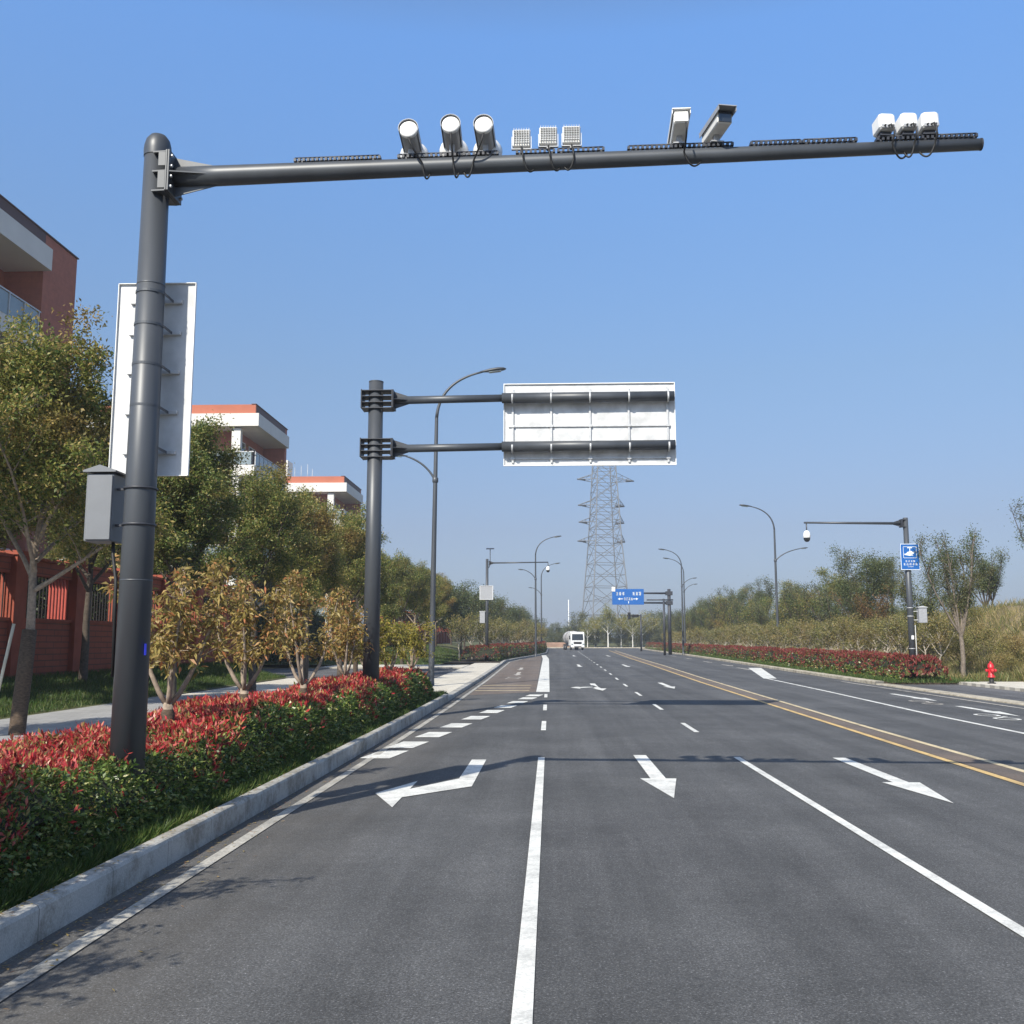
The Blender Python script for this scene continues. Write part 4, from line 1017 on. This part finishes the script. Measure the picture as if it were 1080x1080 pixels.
# big street trees along the left sidewalk
protos = []
TL = [('lf_tree', 6.5, 2.45, 2.25), ('lf_tree', 7.0, 2.6, 1.7), ('lf_tree', 6.5, 2.5, 2.2)]
labs = ['leftmost street tree with a wrapped trunk and pale upper bark, nearest the viewer', 'tall street tree behind the near grey pole, tinged with brown',
        'street tree with a bare grey trunk showing between the two nearest yellow saplings', 'dense dark street tree left of the thick sign gantry post', 'street tree directly behind the thick sign gantry post']
rest = 'dark green street tree in the row receding behind the left street lamp'
grp = 'street trees along the left sidewalk'
for i, (lm, H, th, rad) in enumerate(TL):
    y = (17.4, 24.6, 31.3)[i]
    protos.append(tree('street_tree', 11 + i, H, th, rad, 14, (.11, .13, .13)[i], labs[i], 'tree', (-9.4, y, g(y) + .14), M[lm], M['bark_dark'] if i else M['bark_tan'], 60000, .085, .135, grp, sub=10, wrap=1.85 if i == 0 else 0))
pos = [(-9.4, 38), (-9.5, 44.8), (-10.2, 52), (-10.4, 59.5), (-10, 67), (-10, 74), (-10.2, 81), (-10.4, 89), (-11.2, 97)]
rn = random.Random(5)
copy_thing(protos[2], (-11.2, 14.2, .14), 1.0, .95, 'street tree whose crown enters the picture from the left edge')
copy_thing(protos[1], (-13.4, 22.6, .35), 2.0, (1.25, 1.25, 1.12), 'tree on the grass slope behind the leftmost wrapped street tree')
copy_thing(protos[2], (-13.6, 28.6, .35), 4.4, (1.0, 1.0, 1.12), 'slope tree in front of the red wall, left of the near grey pole')
for k, (x, y) in enumerate(pos):
    s = rn.uniform(.94, 1.06)
    z = g(y) + .1 if y < 66 else h_lawn(x, y)
    if 43 < y < 61: z = g(y) + .02
    copy_thing(protos[(k + 1) % 3], (x, y, z), rn.uniform(0, 6), (s, s, s * rn.uniform(.93, 1.02)), labs[3 + k] if k < 2 else rest)
protos[0].rotation_euler = (0, R(3.5), 0)
# trees behind the wall
for k, (x, y) in enumerate([(-19.5, 24), (-20, 32), (-19, 40), (-20, 49), (-21, 58), (-19, 67), (-20, 78), (-19, 90), (-18, 104)]):
    copy_thing(protos[k % 3], (x, y, .6), rn.uniform(0, 6), rn.uniform(.92, 1.04), 'dense green tree standing behind the red perimeter wall')['group'] = 'trees behind the perimeter wall'
# far left trees behind the second hedge
ft = tree('bushy_tree', 31, 6.6, 1.4, 2.5, 13, .13, 'dark bushy tree behind the far left red hedge', 'tree', (-8.2, 92, g(92)), M['lf_right'], M['bark_dark'], 9000, .16, .30, 'bushy trees behind the far left hedge', sub=6)
for k, (x, y, s) in enumerate([(-8.5, 99, 1.05), (-7.6, 107, 1.0), (-7, 115, .98), (-6.4, 124, .95), (-5.6, 133, .9), (-5.2, 143, .92), (-5, 153, .95), (-5.0, 165, .95), (-5, 177, .9), (-12, 104, 1.1), (-12, 120, 1.1), (-3.8, 172, .7), (-2.4, 181, .62)]):
    copy_thing(ft, (x, y, g(y)), rn.uniform(0, 6), s)

# saplings in the near verge
def sapling(seed, x, y, H, R_, label, lm, nleaf, lean=0, group='yellow leaved saplings in the near verge', lsz=.088):
    rn = random.Random(seed); rg = np.random.default_rng(seed)
    o = thing('sapling', label, 'young tree', (x, y, g(y) + .1), 0, group)
    z1 = rn.uniform(.90, 1.02); mb = MB(); anch = []
    mb.tube([(0, 0, 0), (.01, 0, z1 * .5), (0, 0, z1 + .03)], [.055, .05, .06], 10)
    n = 4
    for m in range(n):
        az = m * 1.571 + rn.uniform(-.4, .4) + .2; e0 = rn.uniform(.7, 1.05)
        d = Vector((math.cos(az) * math.cos(e0) * 1.1 + lean * .3, math.sin(az) * math.cos(e0) * .9, math.sin(e0))).normalized(); p = Vector((0, 0, z1 - .03)); pts = [p]
        L = (H - z1) * rn.uniform(.85, 1.1); k = 8
        for i in range(k):
            d = (d + Vector((rn.uniform(-.08, .08) - d.x * .08, rn.uniform(-.08, .08) - d.y * .08, .22 if i < 4 else .05))).normalized(); p = p + d * L / k; pts.append(p)
        mb.tube(pts, [.034 * (1 - .85 * i / k) for i in range(k + 1)], 7)
        for j in range(16):
            t = rn.uniform(.28, 1.); i = min(k - 1, int(t * k)); b = pts[i].lerp(pts[i + 1], t * k - i)
            d2 = (Vector((rn.uniform(-1, 1), rn.uniform(-1, 1), rn.uniform(-.1, .7))).normalized() + d * .3).normalized()
            l = R_ * rn.uniform(.3, .75) * (1.1 - .45 * t); q = [b, b + d2 * l * .5, b + d2 * l + Vector((0, 0, -l * .08))]
            mb.tube(q, [.010, .007, .003], 4, False)
            for u in range(7): tt = rn.uniform(.15, 1); anch.append((q[0].lerp(q[2], tt), d2))
        for u in range(6): anch.append((pts[-1 - rn.randint(0, 2)], d))
    mb.build('trunk', M['bark_tan'], o)
    MB().lathe([(.072, 0), (.078, z1 * .3), (.076, z1 * .90), (.060, z1 * .95)], (0, 0, 0), 12).build('trunk_wrap', M['wrap'], o)
    A = np.array([tuple(a) for a, _ in anch]); D = np.array([tuple(d) for _, d in anch])
    nleaf = int(nleaf * 1.9); idx = rg.integers(0, len(A), nleaf)
    C = A[idx] + rg.normal(size=(nleaf, 3)) * .055
    Dr = nrm(D[idx] * .5 + rg.normal(size=(nleaf, 3)) * .6 + np.array([0, 0, -.38]))
    sz = lsz * rg.uniform(.6, 1.3, nleaf)
    leaves('crown', rg, C, Dr, sz, sz * .33, M[lm], o, .22)
    return o
sapling(41, -4.40, 11.4, 2.55, .60, 'nearest yellow brown sapling with forked trunk, just right of the near grey pole', 'lf_sap', 1500, -.2)
sapling(42, -4.42, 14.3, 2.75, .48, 'second yellow brown sapling with a low forked trunk', 'lf_sap', 1500)
sapling(43, -4.40, 17.7, 2.85, .60, 'third yellow brown sapling with a rounded full crown', 'lf_sap', 1700)
sapling(44, -4.38, 21.2, 2.5, .62, 'sapling with yellow leaves just left of the thick sign gantry post', 'lf_sap', 1600)
sp = sapling(45, -4.45, 24.4, 2.3, .68, 'yellow green sapling just right of the thick sign gantry post', 'lf_sap_green', 1500)
copy_thing(sp, (-4.3, 26.6, g(26) + .1), 1.3, .95, 'yellow green sapling in the middle between the thick post and the street lamp')
copy_thing(sp, (-4.0, 28.7, g(28) + .1), 2.9, .98, 'last yellow green sapling at the end of the near red hedge')
sapling(46, -4.05, 4.7, 2.5, 1.0, 'sapling outside the left edge whose leafy shadow falls on the road', 'lf_sap', 1300)
sapling(47, -4.1, 2.9, 2.5, 1.0, 'sapling beside the viewer casting a shadow on the near road edge', 'lf_sap', 1000)

# right side trees
def rt(seed, x, y, H, th, R_, label, lm='lf_right', bark='bark_dark', nl=5000, lsz=.10, spread=.14, vase=True, nmain=9, sub=9, group='trees on the right roadside', **k):
    return tree('roadside_tree', seed, H, th, R_, nmain, .11, label, 'tree', (x, y, (h_bank(x, y) if x > 18.95 else g(y) + .1) - .05), M[lm], M[bark], nl, lsz, spread, group, vase=vase, sub=sub, **k)
t1 = rt(51, 17.35, 42.6, 5.75, 2.0, 1.9, 'sparse vase shaped tree with a straight pale trunk beside the fire hydrant', bark='bark', nl=11000, lsz=.085, sub=12)
t2 = rt(52, 25.9, 51.5, 5.0, 1.0, 2.0, 'thin leaved tree on the bank cut off by the right edge of the picture', nl=9500, spread=.2)
t3 = rt(53, 21.0, 66, 6.4, 1.3, 2.5, 'full rounded grey green tree left of the blue camera sign', nl=22000, lsz=.12, spread=.26, vase=False, nmain=12, sub=7)
t4 = rt(54, 20.3, 56, 4.9, 1.0, 2.0, 'dark brownish tree directly behind the blue camera sign', bark='bark_dark', nl=12000, spread=.24)
rt(55, 19.4, 60.5, 4.4, .9, 1.6, 'small reddish brown tree between the full green tree and the sign pole', lm='lf_tree_brown', nl=4500, spread=.16)
copy_thing(t2, (29.0, 66, h_bank(29.0, 66)), 2., .62, 'small thin tree high on the grassy bank near the right edge')
rw = rt(56, 22, 78, 4.5, .7, 1.9, 'upright bushy tree in the row above the right red hedge', nl=7500, lsz=.13, spread=.22, group='upright trees in a row on the right bank', nmain=10)
rw2 = rt(57, 22.4, 83, 4.2, .7, 1.9, 'upright bushy tree in the row above the right red hedge', lm='lf_tree', nl=7500, lsz=.13, spread=.24, group='upright trees in a row on the right bank', nmain=10, vase=False)
rw['label'] = rw2['label'] = 'upright bushy tree in the row above the right red hedge'
rn = random.Random(8)
y = 86
k = 0
while y < 180:
    x = 22.3 + rn.uniform(-.8, .8); s = rn.uniform(.78, 1.02) * (1 if y < 110 else 1.15)
    copy_thing((rw, rw2, rw)[k % 3], (x, y, h_bank(x, y) - .1), rn.uniform(0, 6), (s, s, s * rn.uniform(.95, 1.1)))
    if k % 2: copy_thing((rw2, rw)[k // 2 % 2], (x + 4.5, y + 2, h_bank(x + 4.5, y) - .1), rn.uniform(0, 6), s)
    y += rn.uniform(4.2, 6.6); k += 1
for x, y in ((22.3, 73), (27, 79), (28.5, 66)):
    copy_thing((rw, t4)[int(y) % 2], (x, y, h_bank(x, y) - .1), rn.uniform(0, 6), .8, 'upright bushy tree in the row above the right red hedge')['group'] = 'upright trees in a row on the right bank'
# olive saplings behind the right hedge
sq = []
for i in range(3):
    sq.append(tree('olive_sapling', 61 + i, 2.5, .75, .95, 8, .045, 'small olive brown sapling with pale stem in the planted rows behind the right red hedge', 'young tree', (17.0, 49 + i * 1.9, g(50) + .1), M['lf_olive'], M['bark_pale'], 2000, .10, .10, 'planted saplings behind the right hedge', sub=7, subl=.55))
y = 54.7; k = 0
while y < 165:
    for j, x in enumerate((16.9, 18.6) if y < 120 else (17.6,)):
        xx = x + (y - 50) * .012 + rn.uniform(-.15, .15); yy = y + j * .9 + rn.uniform(-.25, .25); s = rn.uniform(.9, 1.15)
        copy_thing(sq[k % 3], (xx, yy, g(yy) + .1 if xx < 18.9 else h_bank(xx, yy)), rn.uniform(0, 6), s); k += 1
    y += 2.3 if y < 95 else 3.4
for i, (x, y) in enumerate(((18.5, 48), (18.7, 50.5), (18.4, 52.6))): copy_thing(sq[i], (x, y, g(y) + .1), i * 1.1, 1.05)
# saplings behind the far left hedge
for k, (x, y) in enumerate([(-6.6, 84), (-5.8, 88), (-5.2, 92), (-4.6, 97), (-4.2, 102), (-3.6, 107), (-3.2, 112), (-2.7, 117), (-2.4, 122), (-2.0, 128), (-1.9, 135), (-1.8, 142), (-1.7, 150), (-1.7, 158), (-1.6, 167), (-1.6, 176), (-7.4, 81), (-6, 95), (-5, 104), (-4.3, 114)]):
    c = copy_thing(sq[k % 3], (x, y, g(y) + .1), rn.uniform(0, 6), rn.uniform(1.15, 1.5), 'olive brown sapling above the far left red hedge'); c['group'] = 'saplings behind the far left hedge'

# shrubs on the bank
sh_ = tree('bank_shrub', 71, 1.5, .15, 1.1, 9, .03, 'low green shrub growing on the dry grass bank', 'shrub', (22.5, 46, h_bank(22.5, 46) - .1), M['lf_olive'], M['bark_dark'], 2600, .09, .15, 'shrubs on the grassy bank', sub=6)
for x, y, s in [(21.2, 50, 1.0), (24, 48, .8), (20.6, 45.5, .9), (26.2, 53, .9), (21.5, 55, 1.2), (23.5, 57, 1.), (19.8, 49, 1.), (25.5, 45, .7), (22, 61, 1.1), (20, 53, 1.2), (19.7, 43.6, .6), (28, 50, .9), (29, 56, 1.), (24.8, 61, 1.0), (27, 47, .8)]:
    copy_thing(sh_, (x, y, h_bank(x, y) - .1), rn.uniform(0, 6), s)

# pale birches and woods at the end of the road
bi = tree('birch', 81, 8.2, 2.4, 2.3, 12, .16, 'pale barked young tree in front of the lattice tower at the road end', 'tree', (11.6, 199, 1.0), M['lf_sap_green'], M['white_render'], 4200, .22, .35, 'pale trees at the road end', sub=6)
for x, y, s in ((14.5, 203, .8), (16.5, 199, .75), (18.6, 202, .85), (9.3, 205, .75), (21.0, 204, .8), (7.6, 201, .7)):
    copy_thing(bi, (x, y, 1.0), rn.uniform(0, 6), s)
bw = tree('far_tree', 82, 6.6, .8, 2.8, 12, .14, 'hazy green tree in the wood beyond the end of the road', 'tree', (6, 214, .9), M['lf_far'], M['bark_dark'], 5200, .26, .42, 'trees beyond the end of the road', sub=6)
for k in range(46):
    x = -34 + k * 2.6 + rn.uniform(-.8, .8); y = rn.uniform(208, 238)
    if -1 < x < 9: y += 12
    s = rn.uniform(.75, 1.1) * (.72 if -2 < x < 9 else 1)
    copy_thing(bw, (x, y, .8), rn.uniform(0, 6), s)
tag(MB().add([(-40, 200, .86), (100, 200, .86), (100, 260, 3.2), (-40, 260, 3.2)], [(0, 1, 2, 3)]).build('rise', M['turf']), kind='structure')
tag(MB().box((0, 0, .5), (5.6, .8, 1.2), bev=.2).build('brick_bank', mat_plain('reddish_earth', (.27, .17, .125), .95, 0, var=.25, scale=1), None, (2.0, 200, .9)), 'long reddish earth heap left of the truck at the road end', 'earth heap')
for k in range(60):
    x = -36 + k * 2.1 + rn.uniform(-.8, .8); y = rn.uniform(201.5, 207); s = rn.uniform(.38, .6) * (.8 if -2 < x < 9 else 1)
    copy_thing(bw, (x, y, .55), rn.uniform(0, 6), (s * 1.2, s * 1.2, s))
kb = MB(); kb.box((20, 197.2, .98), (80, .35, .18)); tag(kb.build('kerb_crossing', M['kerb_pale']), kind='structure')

# ---------------------------------------------------------------- hedges
def hedge(name, label, xf, xb, y0, y1, hh, n_green, n_red, lsz, redmat, seed, core=True, red_from=.35, green_front=True, nearpow=1.0, end_round=1.0):
    """xf, xb: polylines of the road side and the back; leaves fill a rounded bank"""
    rg = np.random.default_rng(seed)
    o = thing(name, label, 'hedge', (0, y0, 0))
    F = lambda pl, y: np.interp(y, [p[0] for p in pl], [p[1] for p in pl])
    G = lambda y: .0049 * (np.sqrt((y - 20) ** 2 + 25) + (y - 20)) / 2
    def lump(x, y): return (np.sin(x * 3.1 + y * 1.7) * np.sin(y * 2.3 - x * 1.3) * .045 + np.sin(y * .9 + x) * .03 + np.sin(y * 5.1 + x * 4) * np.sin(x * 6.3) * .025)
    def prof(u, y, x):           # u 0 road side .. 1 back
        e = np.minimum(1, np.minimum((y - y0 + .05), (y1 - y + .05)) / end_round); e = np.sqrt(np.clip(1 - (1 - e) ** 2, 0.02, 1))
        sh = np.clip(1 - np.abs(2 * u - 1) ** 9, 0, 1) ** .5 * np.minimum(1, .50 + .50 * np.clip(u / .09, 0, 1) ** .8) * (1.04 - .14 * u)
        return (hh * sh * (.93 + .08 * np.clip(y / 28, 0, 1)) + lump(x, y) * 1.6) * e
    def pos(n):
        t = rg.uniform(0, 1, n)
        y = y0 * (y1 / y0) ** t if nearpow else y0 + (y1 - y0) * t
        if nearpow and nearpow < 1: m = rg.uniform(size=n) > nearpow; y[m] = y0 + (y1 - y0) * rg.uniform(size=m.sum())
        return y
    def point(n, rd):
        y = pos(n); u = rg.uniform(0, 1, n)
        xF, xB = F(xf, y), F(xb, y)
        x = xF + (xB - xF) * u; top = prof(u, y, x)
        return x, y, u, top
    # green leaves over the whole shell
    x, y, u, top = point(n_green, 0)
    edge = rg.uniform(size=n_green) < (.45 if green_front else .25)      # extra on the road side
    u[edge] = rg.beta(1, 7, edge.sum()) * .6; xF, xB = F(xf, y), F(xb, y); x = xF + (xB - xF) * u; top = prof(u, y, x)
    d = rg.exponential(.07, n_green); zz = np.where(edge, top * rg.uniform(.05, 1, n_green), np.maximum(top - d - .02, .03))
    C = np.stack([x + rg.normal(0, .02, n_green), y - y0, G(y) + .11 + zz], 1)
    side = np.sign(xF - xB)
    D = np.stack([side * (np.where(edge, .9, .1)), np.zeros(n_green), np.where(edge, .35, .8)], 1) + rg.normal(size=(n_green, 3)) * .75
    sc = np.clip(y / 9, .75, 3.2) ** .55
    sz = lsz * sc * rg.uniform(.4, 1.35, n_green)
    leaves('foliage', rg, C, D, sz, sz * .46, M['lf_green'], o, .12)
    # red shoots: tufts of narrow upright leaves
    nt_ = n_red // 7
    x, y, u, top = point(nt_, 1)
    keep = rg.uniform(size=nt_) < np.clip((u + lump(x * 2.1, y * 1.6) * 3.2 - red_from) * 5 + .12, .04, 1)
    x, y, u, top = x[keep], y[keep], u[keep], top[keep]; m = len(x)
    base = np.stack([x, y - y0, G(y) + .11 + top - .05 + rg.uniform(-.05, .06, m)], 1)
    base = np.repeat(base, 7, 0); k = len(base)
    ax = np.repeat(nrm(rg.normal(size=(m, 3)) * .28 + np.array([0, 0, 1.])), 7, 0)
    C = base + ax * (rg.uniform(-.3, 1, k) * .07)[:, None]
    D = ax * .75 + rg.normal(size=(k, 3)) * .42
    sc = np.clip(base[:, 1] + y0, 6, 200) / 9; sc = np.clip(sc, .75, 3.2) ** .5
    sz = lsz * 1.35 * sc * rg.uniform(.4, 1.3, k)
    leaves('red_shoots', rg, C, D, sz, sz * .30, M[redmat], o, .03)
    # twigs inside
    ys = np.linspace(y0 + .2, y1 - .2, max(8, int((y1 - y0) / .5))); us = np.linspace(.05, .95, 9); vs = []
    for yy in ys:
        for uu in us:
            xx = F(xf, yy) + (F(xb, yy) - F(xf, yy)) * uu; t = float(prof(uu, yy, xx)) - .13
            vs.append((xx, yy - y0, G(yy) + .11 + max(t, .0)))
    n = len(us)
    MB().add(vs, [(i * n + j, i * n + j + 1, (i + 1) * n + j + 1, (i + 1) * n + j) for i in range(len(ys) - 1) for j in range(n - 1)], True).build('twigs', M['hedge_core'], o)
    return o
hedge('red_tipped_hedge', 'near hedge with bright red shoots above dark green leaves along the left kerb', [(0, -3.40), (25, -3.38), (29.6, -3.42)], [(0, -5.55), (29.6, -5.5)], 2.2, 29.4, .76, 170000, 170000, .050, 'lf_red', 91, red_from=.10, nearpow=.75)
hedge('red_tipped_hedge', 'low red hedge along the far left kerb around the dome camera pole', [(76, -4.0), (82, -3.9), (92, -3.05), (104, -2.1), (116, -1.2), (126, -.75), (184, -.6)], [(76, -7.0), (92, -5.0), (104, -4.0), (126, -2.6), (184, -2.4)], 76, 183, 1.15, 22000, 42000, .062, 'lf_red_far', 92, red_from=-.1, nearpow=.5, green_front=False, end_round=2)
hedge('red_tipped_hedge', 'long red leaved hedge along the right kerb, ending at the dark pole', off(KR, .95), off(KR, 3.0), 40.8, 183, .95, 26000, 120000, .060, 'lf_red_far', 93, red_from=-.15, nearpow=.85, end_round=1.2)

# added leaf mass behind the wall, coloured dark to stand for tree shade
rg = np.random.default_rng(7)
o = thing('shade_backing', 'added dark leaf mass standing for tree shade behind the railed openings of the red wall', 'hedge', (-17.3, 15, 0))
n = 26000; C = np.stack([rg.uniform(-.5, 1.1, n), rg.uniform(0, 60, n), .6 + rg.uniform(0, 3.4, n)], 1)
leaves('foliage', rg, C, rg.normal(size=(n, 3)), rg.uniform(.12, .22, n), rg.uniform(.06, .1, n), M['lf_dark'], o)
MB().box((-.4, 30, 2.2), (1.2, 60, 3.2)).build('twigs', M['hedge_core'], o)  # solid dark box filling the backing so no sunlit ground shows

# ---------------------------------------------------------------- grasses
def grass(name, C, H, Wd, mat, rg, lean=.45):
    n = len(C); a = rg.uniform(0, 2 * np.pi, n)
    S_ = np.stack([np.cos(a), np.sin(a), np.zeros(n)], 1) * (Wd / 2)[:, None]
    ld_ = rg.normal(size=(n, 3)) * lean; ld_[:, 2] = 1; ld_ = nrm(ld_); T_ = C + ld_ * H[:, None]; Mi = C + ld_ * (H * .55)[:, None]; Mi[:, 2] += H * .06
    V = np.empty((n, 4, 3)); V[:, 0] = C - S_; V[:, 1] = C + S_; V[:, 2] = T_ + S_ * .12; V[:, 3] = Mi - S_ * .9
    V[:, 2] = T_
    o = link(name, quads_mesh(name, V.reshape(-1, 3), n), mat)
    return tag(o, kind='stuff')
Gv = np.vectorize(g)
n = 60000; y = 3.0 * (31 / 3.0) ** rg.uniform(0, 1, n); x = -3.16 - np.abs(rg.beta(1.1, 1.6, n)) * .38
grass('kerbside_grass', np.stack([x, y, Gv(y) + .145], 1), rg.uniform(.05, .17, n) * np.where(np.abs(x + 3.18) < .06, .55, 1), rg.uniform(.004, .008, n) * np.clip(y / 8, 1, 2.5), M['grass'], rg, .5)
n = 45000; y = rg.uniform(14, 44, n); x = -11.7 - rg.beta(1, 1.3, n) * 3.1
grass('slope_grass', np.stack([x, y, np.array([h_left(a, b) for a, b in zip(x, y)]) - .01], 1), rg.uniform(.08, .2, n), rg.uniform(.012, .02, n), M['grass'], rg)
n = 30000; y = rg.uniform(66.5, 100, n); x = rg.uniform(-22, -7.6, n)
grass('lawn_grass', np.stack([x, y, np.array([h_lawn(a, b) for a, b in zip(x, y)]) - .01], 1), rg.uniform(.08, .2, n), rg.uniform(.02, .04, n), M['grass'], rg)
n = 16000; y = rg.uniform(41, 110, n); x = np.interp(y, [p[0] for p in KR], [p[1] for p in KR]) + .37 + rg.beta(1, 1.4, n) * .9
grass('right_verge_grass', np.stack([x, y, Gv(y) + .105], 1), rg.uniform(.08, .24, n), rg.uniform(.01, .025, n), M['grass'], rg)
n = 5000; y = rg.uniform(40.6, 44.5, n); x = rg.uniform(13.6, 17.2, n)
grass('hedge_end_grass', np.stack([x, y, Gv(y) + .09], 1), rg.uniform(.08, .28, n), rg.uniform(.01, .025, n), M['grass'], rg)
n = 110000; y = 41 + 110 * rg.uniform(0, 1, n) ** 1.7; x = 19.2 + rg.uniform(0, 1, n) ** 1.2 * 17
cl = np.sin(x * 1.9 + np.sin(y * .8) * 2) * np.sin(y * 1.3 + x * .5)
kp = (rg.uniform(size=n) < .35 + .65 * (cl > -.2)); x, y, cl = x[kp], y[kp], cl[kp]; n = len(x)
grass('dry_bank_grass', np.stack([x, y, np.array([h_bank(a, b) for a, b in zip(x, y)]) - .02], 1), rg.uniform(.15, .55, n) * (1 + .5 * cl), rg.uniform(.012, .03, n) * np.clip(y / 55, 1, 2), M['straw'], rg, .4)
n = 25000; y = rg.uniform(41, 150, n); x = rg.uniform(16.6, 19.4, n)
grass('undergrowth', np.stack([x, y, Gv(y) + .09], 1), rg.uniform(.15, .5, n), rg.uniform(.015, .04, n), M['straw'], rg, .4)

# ---------------------------------------------------------------- thin autumn haze
hz = MB().box((0, 0, 0), (9400, 9400, 70)).build('haze', None); hz.location = (0, 0, 32.6); tag(hz, kind='stuff')
hm = bpy.data.materials.new('haze'); hm.use_nodes = True; hn = hm.node_tree; hn.nodes.clear()
ho = hn.nodes.new('ShaderNodeOutputMaterial'); hv = hn.nodes.new('ShaderNodeVolumePrincipled')
hv.inputs['Color'].default_value = (.86, .92, 1, 1); hv.inputs['Density'].default_value = .0007; hv.inputs['Anisotropy'].default_value = .2
hn.links.new(hv.outputs[0], ho.inputs['Volume']); hz.data.materials.append(hm)
S.cycles.volume_bounces = 0

# fallen leaves along the kerb and under the hedge
rg = np.random.default_rng(77); n = 1500
y = 3.5 * (30 / 3.5) ** rg.uniform(0, 1, n); on = rg.uniform(size=n) < .35
x = np.where(on, rg.uniform(-3.16, -3.05, n), -3.0 + rg.exponential(.10, n)); z = np.where(on, .222, .010)
V = leaf_quads(rg, np.stack([x, y, Gv(y) + z], 1), np.stack([rg.normal(size=n), rg.normal(size=n), np.zeros(n)], 1), rg.uniform(.02, .06, n), rg.uniform(.008, .022, n), 0, 0)
V = V.reshape(n, 4, 3); V[:, :, 2] = V[:, :, 2] * .25 + (Gv(y) + z)[:, None] * .75; V[:, :, 2] = np.maximum(V[:, :, 2], (Gv(y) + z)[:, None])
tag(link('fallen_leaves', quads_mesh('fallen_leaves', V.reshape(-1, 3), n), M['lf_sap']), kind='stuff')
